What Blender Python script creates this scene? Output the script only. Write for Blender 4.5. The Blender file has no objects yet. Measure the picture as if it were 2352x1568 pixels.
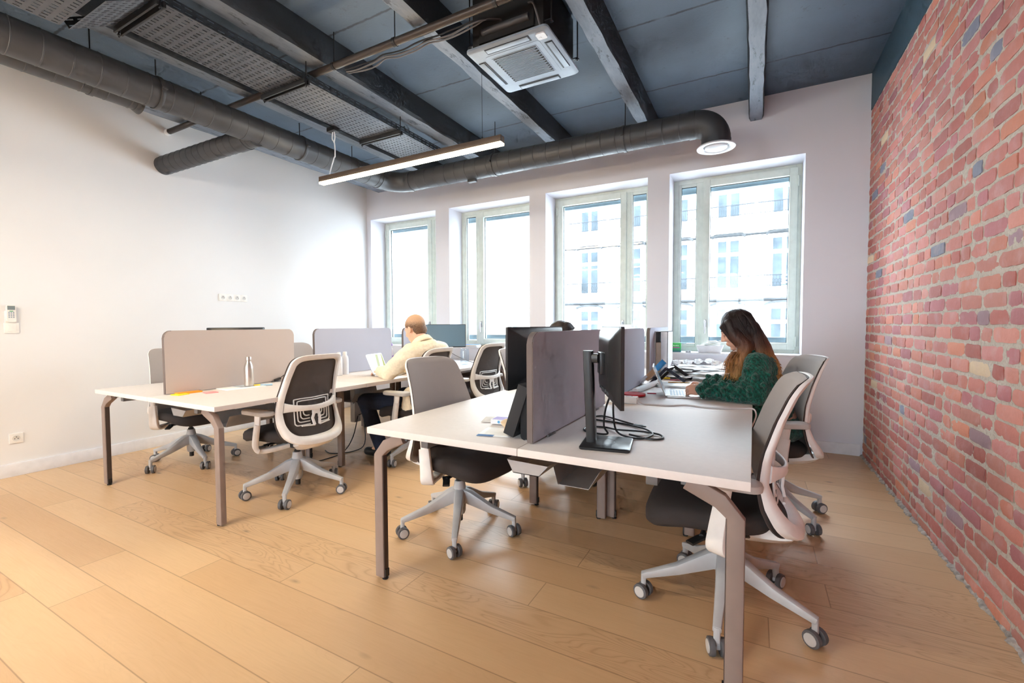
import bpy, bmesh, math, random
from mathutils import Vector, Matrix, Euler, noise
random.seed(7)
PI = math.pi
S = bpy.context.scene
C = S.collection

# ---------------------------------------------------------------- helpers
def lin(c):
    c = c / 255.0
    return c / 12.92 if c <= 0.04045 else ((c + 0.055) / 1.055) ** 2.4
def rgb(r, g, b): return (lin(r), lin(g), lin(b), 1.0)

class NT:
    """small node-tree writer"""
    def __init__(s, name):
        s.m = bpy.data.materials.new(name); s.m.use_nodes = True
        s.t = s.m.node_tree; s.t.nodes.clear()
        s.out = s.n('ShaderNodeOutputMaterial')
    def n(s, typ, **kw):
        nd = s.t.nodes.new(typ)
        for k, v in kw.items(): setattr(nd, k, v)
        return nd
    def put(s, sock, v):
        if isinstance(v, bpy.types.NodeSocket): s.t.links.new(v, sock)
        elif v is not None: sock.default_value = v
    def math(s, op, a, b=0.0, c=None):
        nd = s.n('ShaderNodeMath', operation=op); s.put(nd.inputs[0], a); s.put(nd.inputs[1], b)
        if c is not None: s.put(nd.inputs[2], c)
        return nd.outputs[0]
    def coord(s, kind='Object'): return s.n('ShaderNodeTexCoord').outputs[kind]
    def mapping(s, v, scale=(1, 1, 1), loc=(0, 0, 0), rot=(0, 0, 0)):
        nd = s.n('ShaderNodeMapping'); s.put(nd.inputs[0], v); nd.inputs['Scale'].default_value = scale
        nd.inputs['Location'].default_value = loc; nd.inputs['Rotation'].default_value = rot
        return nd.outputs[0]
    def noise(s, v, scale=5, detail=3, rough=.5, dist=0.0):
        nd = s.n('ShaderNodeTexNoise'); s.put(nd.inputs['Vector'], v); s.put(nd.inputs['Scale'], scale)
        nd.inputs['Detail'].default_value = detail; nd.inputs['Roughness'].default_value = rough
        nd.inputs['Distortion'].default_value = dist
        return nd.outputs[0]
    def voronoi(s, v, scale=5, feature='F1'):
        nd = s.n('ShaderNodeTexVoronoi', feature=feature); s.put(nd.inputs['Vector'], v); nd.inputs['Scale'].default_value = scale
        return nd.outputs[0]
    def ramp(s, f, stops):
        nd = s.n('ShaderNodeValToRGB'); s.put(nd.inputs[0], f); e = nd.color_ramp.elements
        while len(e) < len(stops): e.new(.5)
        for k, (p, c) in enumerate(stops):
            e[k].position = p; e[k].color = c if len(c) == 4 else (*c, 1)
        return nd.outputs[0]
    def mix(s, f, a, b, typ='MIX'):
        nd = s.n('ShaderNodeMix', data_type='RGBA', blend_type=typ); s.put(nd.inputs[0], f); s.put(nd.inputs[6], a); s.put(nd.inputs[7], b)
        return nd.outputs[2]
    def bump(s, h, strength=.3, dist=.01):
        nd = s.n('ShaderNodeBump'); s.put(nd.inputs['Height'], h); nd.inputs['Strength'].default_value = strength
        nd.inputs['Distance'].default_value = dist
        return nd.outputs[0]
    def bsdf(s, color, rough=.5, metal=0.0, normal=None, **kw):
        b = s.n('ShaderNodeBsdfPrincipled'); s.put(b.inputs['Base Color'], color); s.put(b.inputs['Roughness'], rough)
        s.put(b.inputs['Metallic'], metal)
        if normal is not None: s.put(b.inputs['Normal'], normal)
        for k, v in kw.items(): s.put(b.inputs[k], v)
        s.t.links.new(b.outputs[0], s.out.inputs[0])
        return b

def pm(name, c, rough=.5, metal=0.0, nz=None, bp=None, **kw):
    """plain procedural material: colour c with a little noise, optional bump (scale, strength, distance)"""
    t = NT(name); v = t.coord()
    sc, am = nz if nz else (14, .06)
    f = t.noise(v, sc, 4)
    lo = tuple(x * (1 - am) for x in c[:3]) + (1,); hi = tuple(min(1, x * (1 + am)) for x in c[:3]) + (1,)
    col = t.ramp(f, [(.3, lo), (.7, hi)])
    nr = t.bump(t.noise(v, bp[0], 2), bp[1], bp[2]) if bp else None
    t.bsdf(col, rough, metal, nr, **kw)
    return t.m

def emat(name, c, strength):
    t = NT(name); e = t.n('ShaderNodeEmission'); e.inputs[0].default_value = c; e.inputs[1].default_value = strength
    t.t.links.new(e.outputs[0], t.out.inputs[0]); return t.m

def weave(name, c, scale, dark=.55, rough=.9, bumps=.4):
    """fine woven cloth"""
    t = NT(name); v = t.coord()
    a = t.n('ShaderNodeTexWave', wave_type='BANDS', bands_direction='DIAGONAL'); t.put(a.inputs['Vector'], v); a.inputs['Scale'].default_value = scale
    b = t.n('ShaderNodeTexVoronoi'); t.put(b.inputs['Vector'], v); b.inputs['Scale'].default_value = scale * 3
    h = t.math('MULTIPLY', a.outputs[1], t.math('SUBTRACT', 1.0, b.outputs[0]))
    n = t.noise(v, 9, 3)
    col = t.mix(h, tuple(x * dark for x in c[:3]) + (1,), c)
    col = t.mix(t.math('MULTIPLY', n, .25), col, tuple(x * .8 for x in c[:3]) + (1,))
    t.bsdf(col, rough, 0, t.bump(h, bumps, .002))
    return t.m

def obj(name, bm, mats, parent=None, smooth=True, angle=40, loc=None, rot=None):
    me = bpy.data.meshes.new(name)
    bmesh.ops.recalc_face_normals(bm, faces=bm.faces)
    bm.to_mesh(me); bm.free()
    for m in (mats if isinstance(mats, (list, tuple)) else [mats]): me.materials.append(m)
    if smooth:
        for p in me.polygons: p.use_smooth = True
        me.set_sharp_from_angle(angle=math.radians(angle))
    o = bpy.data.objects.new(name, me); C.objects.link(o)
    if parent: o.parent = parent
    if loc: o.location = loc
    if rot: o.rotation_euler = rot
    return o
def tag(o, label, cat=None, group=None, kind=None):
    o['label'] = label
    if cat: o['category'] = cat
    if group: o['group'] = group
    if kind: o['kind'] = kind
    return o
def thing(name, label, cat, loc=(0, 0, 0), rz=0.0, group=None):
    o = bpy.data.objects.new(name, None); o.empty_display_size = .05; C.objects.link(o)
    o.location = loc; o.rotation_euler = (0, 0, rz)
    return tag(o, label, cat, group)
def struct(name, bm, mats, parent=None, **kw):
    o = obj(name, bm, mats, parent, **kw)
    if not parent: o['kind'] = 'structure'
    return o
def kids(o): return [c for c in bpy.data.objects if c.parent == o]
def dup(root, loc, rz, label, group=None):
    def cp(o, par):
        c = o.copy(); C.objects.link(c); c.parent = par
        for k in kids(o): cp(k, c)
        return c
    r = cp(root, None); r.location = loc; r.rotation_euler = (0, 0, rz); r['label'] = label
    if group: r['group'] = group
    return r

NB = bmesh.new
def box(bm, c, s, rot=None, bev=0.0, mi=0, seg=2):
    M = Matrix.Translation(c) @ (rot.to_4x4() if rot is not None else Matrix.Identity(4)) @ Matrix.Diagonal((*s, 1))
    r = bmesh.ops.create_cube(bm, size=1, matrix=M)
    fs = {f for v in r['verts'] for f in v.link_faces}
    for f in fs: f.material_index = mi
    if bev:
        es = list({e for v in r['verts'] for e in v.link_edges})
        k = bmesh.ops.bevel(bm, geom=es, offset=bev, segments=seg, affect='EDGES', profile=.6)
        for f in k['faces']: f.material_index = mi
    return bm
def bx(x0, y0, z0, x1, y1, z1, bm=None, **kw):
    bm = bm if bm is not None else NB()
    return box(bm, ((x0+x1)/2, (y0+y1)/2, (z0+z1)/2), (abs(x1-x0), abs(y1-y0), abs(z1-z0)), **kw)
def bridge(bm, rings, closed=True, caps=True, mi=0, loop=False):
    """rings: list of equal-length point lists"""
    vs = [[bm.verts.new(p) for p in r] for r in rings]; n = len(vs[0]); out = []
    pairs = list(zip(vs, vs[1:])) + ([(vs[-1], vs[0])] if loop else [])
    for a, b in pairs:
        for i in range(n if closed else n - 1):
            j = (i + 1) % n
            out.append(bm.faces.new((a[i], a[j], b[j], b[i])))
    if caps and not loop:
        out.append(bm.faces.new(vs[0][::-1])); out.append(bm.faces.new(vs[-1]))
    for f in out: f.material_index = mi
    return bm
def frames(pts, up=None):
    """parallel transported frames along a polyline"""
    P = [Vector(p) for p in pts]; T = []
    for i in range(len(P)):
        a = P[max(i-1, 0)]; b = P[min(i+1, len(P)-1)]
        t = (b - a); T.append(t.normalized() if t.length > 1e-9 else Vector((0, 0, 1)))
    u = Vector(up) if up else (Vector((0, 0, 1)) if abs(T[0].z) < .9 else Vector((1, 0, 0)))
    n = (u - T[0] * u.dot(T[0])).normalized(); out = []
    for i, t in enumerate(T):
        n = (n - t * n.dot(t)); n = n.normalized() if n.length > 1e-6 else Vector((1, 0, 0))
        out.append((P[i], t, n, t.cross(n)))
    return out
def tube(bm, pts, r, seg=8, mi=0, caps=True, up=None, sx=1.0, sy=1.0):
    fr = frames(pts, up); rings = []
    for i, (p, t, n, b) in enumerate(fr):
        rr = r[i] if isinstance(r, (list, tuple)) else r
        rings.append([p + n * (rr * sx * math.cos(2*PI*k/seg)) + b * (rr * sy * math.sin(2*PI*k/seg)) for k in range(seg)])
    return bridge(bm, rings, caps=caps, mi=mi)
def sweep(bm, pts, w, h, up=None, bev=.2, mi=0):
    """rounded-rectangle bar along a polyline; w along binormal, h along normal; values or lists"""
    fr = frames(pts, up); rings = []
    for i, (p, t, n, b) in enumerate(fr):
        W_ = w[i] if isinstance(w, (list, tuple)) else w; H_ = h[i] if isinstance(h, (list, tuple)) else h
        e = bev * min(W_, H_); q = []
        for sx, sy in ((1, 1), (-1, 1), (-1, -1), (1, -1)):
            cx, cy = sx * (W_/2 - e), sy * (H_/2 - e)
            pr = [(cx + sx*e, cy), (cx + sx*e*.7, cy + sy*e*.7), (cx, cy + sy*e)]
            if sx * sy < 0: pr = pr[::-1]
            q += pr
        rings.append([p + b * x + n * y for x, y in q])
    return bridge(bm, rings, mi=mi)
def lathe(bm, prof, seg=20, c=(0, 0, 0), axis=None, mi=0, caps=True):
    R = Vector((0, 0, 1)).rotation_difference(Vector(axis)).to_matrix() if axis else Matrix.Identity(3)
    c = Vector(c)
    rings = [[c + R @ Vector((r*math.cos(2*PI*k/seg), r*math.sin(2*PI*k/seg), z)) for k in range(seg)] for r, z in prof]
    return bridge(bm, rings, mi=mi, caps=caps)
def prism(bm, poly, d, M=None, mi=0):
    """polygon in XY extruded along Z by d, then transformed by M"""
    M = M if M is not None else Matrix.Identity(4)
    return bridge(bm, [[M @ Vector((x, y, 0)) for x, y in poly], [M @ Vector((x, y, d)) for x, y in poly]], mi=mi)
def rrect(w, h, r, n=5, top_only=False):
    """rounded rectangle polygon centred on 0"""
    P = []
    for cx, cy, a0 in ((w/2-r, h/2-r, 0), (-w/2+r, h/2-r, PI/2), (-w/2+r, -h/2+r, PI), (w/2-r, -h/2+r, 1.5*PI)):
        if top_only and cy < 0: P.append((math.copysign(w/2, cx), -h/2)); continue
        P += [(cx + r*math.cos(a0 + PI/2*k/n), cy + r*math.sin(a0 + PI/2*k/n)) for k in range(n + 1)]
    return P
def smoothline(pts, n=6):
    P = [Vector(p) for p in pts]; out = []
    for i in range(len(P) - 1):
        a = P[max(i-1, 0)]; b = P[i]; c = P[i+1]; d = P[min(i+2, len(P)-1)]
        for k in range(n):
            t = k / n
            out.append(.5 * ((2*b) + (c-a)*t + (2*a-5*b+4*c-d)*t*t + (3*b-a-3*c+d)*t**3))
    return out + [P[-1]]
def look(fwd, up=(0, 0, 1)):
    """matrix whose Z axis is fwd and Y axis near up"""
    z = Vector(fwd).normalized(); x = Vector(up).cross(z).normalized(); y = z.cross(x)
    return Matrix((x, y, z)).transposed()
def interp(x, xs, ys):
    if x <= xs[0]: return ys[0]
    for i in range(len(xs)-1):
        if x <= xs[i+1]:
            t = (x-xs[i])/(xs[i+1]-xs[i]); return ys[i] + (ys[i+1]-ys[i])*t
    return ys[-1]
# ---------------------------------------------------------------- room numbers (metres; camera above the origin)
XL, XR, D, CZ, BZ = -5.228, 0.882, 5.047, 3.393, 3.177
YB = -4.2                                   # wall behind the camera
WT, WS, FY = 2.79, 0.9, 5.35                # window head, sill, frame plane
WINX = [(-5.148, -3.918), (-3.69, -2.468), (-2.249, -1.037), (-0.812, 0.400)]

# ---------------------------------------------------------------- materials
def floor_material():
    t = NT('oak_planks'); v = t.coord(); sp = t.n('ShaderNodeSeparateXYZ'); t.put(sp.inputs[0], v); x, y = sp.outputs[0], sp.outputs[1]
    P = .196
    ry = t.math('DIVIDE', t.math('ADD', y, 10*P - .905), P); row = t.math('FLOOR', ry); fy = t.math('FRACT', ry)
    w1 = t.n('ShaderNodeTexWhiteNoise', noise_dimensions='1D'); t.put(w1.inputs['W'], row)
    L = 1.75
    rx = t.math('DIVIDE', t.math('ADD', x, t.math('ADD', t.math('MULTIPLY', w1.outputs[0], L), 20*L)), L); col = t.math('FLOOR', rx); fx = t.math('FRACT', rx)
    cmb = t.n('ShaderNodeCombineXYZ'); t.put(cmb.inputs[0], row); t.put(cmb.inputs[1], col)
    w2 = t.n('ShaderNodeTexWhiteNoise', noise_dimensions='2D'); t.put(w2.inputs['Vector'], cmb.outputs[0]); rnd = w2.outputs[0]
    # wood figure: long wavy grain, offset per plank
    off = t.n('ShaderNodeVectorMath', operation='SCALE'); t.put(off.inputs[0], w2.outputs[1]); off.inputs['Scale'].default_value = 37
    va = t.n('ShaderNodeVectorMath', operation='ADD'); t.put(va.inputs[0], v); t.put(va.inputs[1], off.outputs[0]); vp = va.outputs[0]
    g1 = t.noise(t.mapping(vp, (.9, 6.5, 1)), 1.6, 2, .4, .6)
    rings = t.math('FRACT', t.math('MULTIPLY', g1, 17.0))
    rings = t.math('ABSOLUTE', t.math('SUBTRACT', rings, .5))
    line = t.ramp(rings, [(0.0, (1, 1, 1)), (.16, (.25, .25, .25)), (.5, (0, 0, 0))])
    fine = t.noise(t.mapping(vp, (5, 130, 1)), 1.0, 3, .6)
    cloud = t.noise(t.mapping(vp, (1.2, 4, 1)), 1.5, 3)
    base = t.ramp(rnd, [(0, rgb(212, 175, 134)), (.3, rgb(222, 186, 143)), (.75, rgb(228, 194, 152)), (1, rgb(216, 179, 138))])
    c = t.mix(t.math('MULTIPLY', cloud, .45), base, rgb(194, 150, 106))
    strong = t.math('MULTIPLY', t.math('GREATER_THAN', rnd, .80), .28)
    c = t.mix(t.math('MULTIPLY', line, t.math('ADD', .05, strong)), c, rgb(140, 90, 50))
    c = t.mix(t.math('MULTIPLY', fine, .16), c, rgb(150, 104, 66))
    kn = t.voronoi(t.mapping(vp, (1.4, 3.6, 1)), 1.7)
    c = t.mix(t.ramp(kn, [(.02, (.8, .8, .8)), (.06, (.25, .25, .25)), (.11, (0, 0, 0))]), c, rgb(110, 92, 78))
    ey = t.math('MINIMUM', fy, t.math('SUBTRACT', 1.0, fy)); ex = t.math('MULTIPLY', t.math('MINIMUM', fx, t.math('SUBTRACT', 1.0, fx)), L / P)
    e = t.math('MINIMUM', ex, ey)
    seam = t.ramp(e, [(0.0, (1, 1, 1)), (.007, (.7, .7, .7)), (.016, (0, 0, 0))])
    c = t.mix(t.math('MULTIPLY', seam, .55), c, rgb(104, 70, 42))
    h = t.math('SUBTRACT', t.math('MULTIPLY', fine, .25), seam)
    t.bsdf(c, t.math('ADD', .28, t.math('MULTIPLY', fine, .2)), 0, t.bump(h, .12, .003))
    return t.m
def wall_material(name, c):
    t = NT(name); v = t.coord(); n = t.noise(v, 1.3, 3); f = t.noise(v, 120, 2)
    col = t.ramp(n, [(.3, tuple(x*.97 for x in c[:3])), (.7, c[:3])])
    t.bsdf(col, .6, 0, t.bump(f, .05, .004)); return t.m
def ceiling_material(joints=True, name='slate_paint', c=rgb(82, 99, 117), rough=.55):
    t = NT(name); v = t.coord(); n1 = t.noise(v, 2.2, 4); n2 = t.noise(v, 40, 4, .65)
    col = t.ramp(n1, [(.3, tuple(x*.82 for x in c[:3])), (.7, tuple(x*1.1 for x in c[:3]))])
    pit = t.ramp(t.noise(v, 16, 5, .7), [(.62, (0, 0, 0)), (.70, (1, 1, 1))])
    col = t.mix(t.math('MULTIPLY', pit, .35), col, rgb(32, 38, 46))
    if joints:
        sp = t.n('ShaderNodeSeparateXYZ'); t.put(sp.inputs[0], v)
        wob = t.math('MULTIPLY', t.math('SUBTRACT', t.noise(v, 14, 4, .7), .5), .035)
        yy = t.math('FRACT', t.math('ADD', t.math('ADD', sp.outputs[1], 10 - .42), wob))
        d = t.math('MINIMUM', yy, t.math('SUBTRACT', 1.0, yy))
        ln = t.ramp(d, [(0, (1, 1, 1)), (.007, (.9, .9, .9)), (.012, (0, 0, 0))])
        brk = t.ramp(t.noise(v, 3.0, 3), [(.30, (0, 0, 0)), (.42, (1, 1, 1))])
        col = t.mix(t.math('MULTIPLY', ln, t.math('MULTIPLY', brk, .8)), col, rgb(22, 27, 33))
    t.bsdf(col, rough, 0, t.bump(n2, .25, .006)); return t.m
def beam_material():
    t = NT('lit_rough_timber'); v = t.coord(); n = t.noise(t.mapping(v, (14, 3, 14)), 1, 4, .65)
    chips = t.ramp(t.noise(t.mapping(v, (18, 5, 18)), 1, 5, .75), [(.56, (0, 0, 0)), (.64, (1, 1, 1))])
    col = t.ramp(n, [(.3, rgb(100, 109, 122)), (.7, rgb(128, 137, 150))])  # underside tone painted lighter, as if lit from window and floor
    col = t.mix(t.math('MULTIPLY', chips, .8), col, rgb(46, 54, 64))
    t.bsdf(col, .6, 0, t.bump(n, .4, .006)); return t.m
def brick_material():
    t = NT('old_red_brick'); v = t.coord()
    a = t.n('ShaderNodeVertexColor'); a.layer_name = 'brick'
    n = t.noise(v, 34, 5, .7); n2 = t.noise(v, 9, 4, .6)
    c = t.mix(t.math('MULTIPLY', n, .55), a.outputs[0], t.mix(1.0, a.outputs[0], rgb(205, 196, 196), 'MULTIPLY'))
    haze = t.ramp(n2, [(.52, (0, 0, 0)), (.75, (1, 1, 1))])
    c = t.mix(t.math('MULTIPLY', haze, .34), c, rgb(216, 186, 184))
    pit = t.ramp(t.voronoi(v, 60), [(.0, (1, 1, 1)), (.16, (0, 0, 0))])
    c = t.mix(t.math('MULTIPLY', t.math('MULTIPLY', pit, n), .3), c, rgb(92, 50, 44))
    t.bsdf(c, .85, 0, t.bump(n, .5, .005)); return t.m
def mortar_material():
    t = NT('lime_mortar'); v = t.coord(); n = t.noise(v, 70, 5, .75); n2 = t.noise(v, 6, 3)
    c = t.ramp(n, [(.3, rgb(176, 160, 146)), (.46, rgb(218, 204, 190)), (.8, rgb(234, 224, 212))])
    c = t.mix(t.math('MULTIPLY', n2, .3), c, rgb(178, 160, 146))
    t.bsdf(c, .95, 0, t.bump(n, .9, .012)); return t.m
def glass_material():
    t = NT('window_glass'); tr = t.n('ShaderNodeBsdfTransparent'); tr.inputs[0].default_value = (.97, .985, .98, 1)
    gl = t.n('ShaderNodeBsdfGlossy'); gl.inputs['Roughness'].default_value = .02
    fr = t.n('ShaderNodeFresnel'); fr.inputs[0].default_value = 1.35
    mx = t.n('ShaderNodeMixShader'); t.put(mx.inputs[0], t.math('MULTIPLY', fr.outputs[0], .6))
    t.t.links.new(tr.outputs[0], mx.inputs[1]); t.t.links.new(gl.outputs[0], mx.inputs[2]); t.t.links.new(mx.outputs[0], t.out.inputs[0])
    return t.m

M = {}
M['floor'] = floor_material()
M['white_wall'] = wall_material('white_paint', rgb(232, 231, 231))
M['far_wall'] = wall_material('lilac_white_paint', rgb(226, 226, 234))
M['ceil'] = ceiling_material()
M['dark_band'] = ceiling_material(False, 'dark_blue_paint', rgb(58, 82, 98))
M['beam_side'] = ceiling_material(False, 'shaded_beam_paint', rgb(44, 52, 61))  # beam sides carry a painted shade tone, darker than the undersides
M['beam'] = beam_material()
M['brick'] = brick_material(); M['mortar'] = mortar_material(); M['glass'] = glass_material()
M['frame'] = pm('sage_window_paint', rgb(206, 214, 206), .45)
M['skirt'] = pm('white_skirting', rgb(232, 232, 236), .45)

# ---------------------------------------------------------------- shell
bm = NB(); bx(XL - .12, YB - .12, -.12, XR + .12, D + .5, 0, bm); struct('floor', bm, M['floor'], smooth=False)
bm = NB(); bx(XL - .12, YB - .12, CZ, XR + .12, D + .5, CZ + .14, bm); struct('ceiling', bm, M['ceil'], smooth=False)
bm = NB(); bx(XL - .12, YB - .12, 0, XL, D + .5, CZ, bm); struct('wall_left', bm, M['white_wall'], smooth=False)
# unseen windows added behind the camera to brighten the near side
ADDED_WINX = [(-4.6, -3.2), (-1.1, .3)]
bm = NB(); bx(XL, YB - .3, 0, XR, YB, .9, bm); bx(XL, YB - .3, 2.79, XR, YB, CZ, bm)
xs = [XL] + [q for w in ADDED_WINX for q in w] + [XR]
for i in range(0, len(xs), 2): bx(xs[i], YB - .3, .9, xs[i+1], YB, 2.79, bm)
struct('wall_near', bm, M['white_wall'], smooth=False)
for k, (a, b) in enumerate(ADDED_WINX):
    bm = NB(); y0, y1 = YB - .28, YB - .22
    for q in ((a, .9, a + .06, 2.79), (b - .06, .9, b, 2.79), (a, 2.73, b, 2.79), (a, .9, b, .96), ((a+b)/2 - .03, .9, (a+b)/2 + .03, 2.79)): bx(q[0], y0, q[1], q[2], y1, q[3], bm)
    w = struct('window_%d' % (k + 5), bm, M['frame'], smooth=False)
    bm = NB(); bx(a + .05, YB - .252, .95, b - .05, YB - .248, 2.74, bm); obj('glass_pane', bm, M['glass'], w, smooth=False)

bm = NB(); Y1 = D + .42
bx(XL - .12, D, 0, XR + .14, Y1, WS, bm); bx(XL - .12, D, WT, XR + .14, Y1, CZ, bm)
xs = [XL - .12] + [q for w in WINX for q in w] + [XR + .14]
for i in range(0, len(xs), 2): bx(xs[i], D, WS, xs[i+1], Y1, WT, bm)
struct('wall_far', bm, M['far_wall'], smooth=False)
# brick wall: every brick a little cushion standing proud of the mortar
bm = NB(); lay = bm.loops.layers.float_color.new('brick')
rnd = random.Random(3)
bx(XR + .008, YB, 0, XR + .12, D, 3.08, bm, mi=1)
gn = [[None]*345 for _ in range(258)]
for j in range(258):
    for i in range(345):
        y, z = .93 + i*.01197, j*.01197
        gn[j][i] = bm.verts.new((XR + .0012 - noise.noise(Vector((y*38, z*38, 5)))*.0028 - noise.noise(Vector((y*9, z*9, 2)))*.0018, y, z))
for j in range(257):
    for i in range(344): bm.faces.new((gn[j][i], gn[j][i+1], gn[j+1][i+1], gn[j+1][i])).material_index = 1
REDS = [(202, 128, 116), (208, 136, 122), (194, 122, 116), (212, 144, 130), (202, 130, 120), (190, 112, 102), (210, 136, 116), (204, 136, 130)]
def pickcol():
    r = rnd.random()
    if r < .015: c = (138, 140, 158)
    elif r < .035: c = (170, 138, 146)
    elif r < .046: c = (232, 206, 172)
    elif r < .085: c = (212, 138, 112)
    elif r < .17: c = (186, 118, 122)
    else: c = rnd.choice(REDS)
    j = rnd.uniform(.93, 1.07)
    return rgb(*[min(255, q*j) for q in c])
def add_brick(y0, y1, z0, z1):
    col = pickcol(); NY, NZ = (6, 4) if y1 - y0 > .15 else (4, 4); out = rnd.uniform(.0015, .0045); sk = rnd.uniform(-.004, .004)
    tilt = rnd.uniform(-.003, .003); g = []
    for j in range(NZ + 1):
        row = []
        for i in range(NY + 1):
            u, w = i/NY, j/NZ
            y = y0 + (y1-y0)*u; z = z0 + (z1-z0)*w + sk*(u-.5)
            n = noise.noise(Vector((y*14, z*14, 3.3))); n2 = noise.noise(Vector((y*45, z*45, 9.1)))
            edge = i in (0, NY) or j in (0, NZ); corner = i in (0, NY) and j in (0, NZ)
            if edge:
                d = noise.noise(Vector((y*60, z*60, 1.7))) * .005
                if i in (0, NY): y += d + (0.003 if corner else 0) * (1 if i == 0 else -1)
                if j in (0, NZ): z += d + (0.0025 if corner else 0) * (1 if j == 0 else -1)
            x = XR - out - tilt*(u-.5) - n*.003 - n2*.0015 + (.0045 if corner else .0022 if edge else 0)
            row.append(bm.verts.new((x, y, z)))
        g.append(row)
    fs = [bm.faces.new((g[j][i], g[j][i+1], g[j+1][i+1], g[j+1][i])) for j in range(NZ) for i in range(NY)]
    # skirts into the mortar
    rim = [g[0][i] for i in range(NY+1)] + [g[j][NY] for j in range(1, NZ+1)] + [g[NZ][i] for i in range(NY-1, -1, -1)] + [g[j][0] for j in range(NZ-1, 0, -1)]
    back = [bm.verts.new((XR + .016, v.co.y, v.co.z)) for v in rim]
    for i in range(len(rim)):
        k = (i+1) % len(rim); fs.append(bm.faces.new((rim[i], rim[k], back[k], back[i])))
    for f in fs:
        for l in f.loops: l[lay] = col
PITCH = .0752
for k in range(41):
    z = -.012 + k*PITCH; wob = rnd.uniform(-.004, .004); y = YB + rnd.uniform(-.2, 0)
    while y < D:
        L = rnd.choice((.205, .205, .205, .212, .10, .10)) if k % 2 else rnd.choice((.10, .105, .205, .205, .16))
        gap = rnd.uniform(.010, .016); a, b = max(y, YB), min(y + L, D - .004)
        if b - a > .03: add_brick(a, b, max(.002, z + .007 + wob), z + PITCH - .008 + wob + rnd.uniform(-.002, .002))
        y += L + gap
for k in range(110):      # crumbly mortar fillet along the foot of the wall
    y = YB + 4.9 + k*.04; ww = rnd.uniform(.012, .034); r_ = bmesh.ops.create_icosphere(bm, subdivisions=2, radius=1, matrix=Matrix.Translation((XR + .004, y, .001)) @ Matrix.Diagonal((ww, .034, rnd.uniform(.008, .022), 1)))
    for v in r_['verts']:
        v.co += Vector((noise.noise(v.co*70)*.006, 0, noise.noise(v.co*90)*.004))
        for f in v.link_faces: f.material_index = 2
struct('wall_right', bm, [M['brick'], M['mortar'], pm('mortar_crumbs', rgb(172, 160, 150), .95, nz=(40, .4))], angle=50)
bm = NB(); bx(XR - .004, YB, 3.073, XR + .12, D, CZ, bm); struct('trim_1', bm, M['dark_band'], smooth=False)
# beams running towards the windows
rb = random.Random(5)
for k, (x0, x1) in enumerate([(-.075, .05), (-1.055, -.93), (-2.03, -1.905), (-3.045, -2.87), (-3.925, -3.785), (-4.99, -4.80)]):
    bm = NB(); NYs = 70; ye = D if k != 5 else D - .004
    rings = []
    for i in range(NYs + 1):
        y = YB + (ye - YB) * i / NYs
        j = [rb.uniform(-.005, .005) for _ in range(4)]
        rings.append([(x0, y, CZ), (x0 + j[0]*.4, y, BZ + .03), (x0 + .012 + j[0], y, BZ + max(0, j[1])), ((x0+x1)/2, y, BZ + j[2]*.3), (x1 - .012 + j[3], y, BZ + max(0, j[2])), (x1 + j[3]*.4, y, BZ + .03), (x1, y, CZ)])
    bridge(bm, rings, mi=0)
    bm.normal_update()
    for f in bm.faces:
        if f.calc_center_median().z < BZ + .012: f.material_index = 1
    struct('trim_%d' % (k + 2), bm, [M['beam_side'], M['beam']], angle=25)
# skirting boards
bm = NB(); bx(XL, YB, 0, XL + .014, D, .105, bm, bev=.003); struct('baseboard_left', bm, M['skirt'])
bm = NB(); bx(XL + .014, D - .014, 0, XR - .02, D, .105, bm, bev=.003); struct('baseboard_far', bm, M['skirt'])

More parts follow.
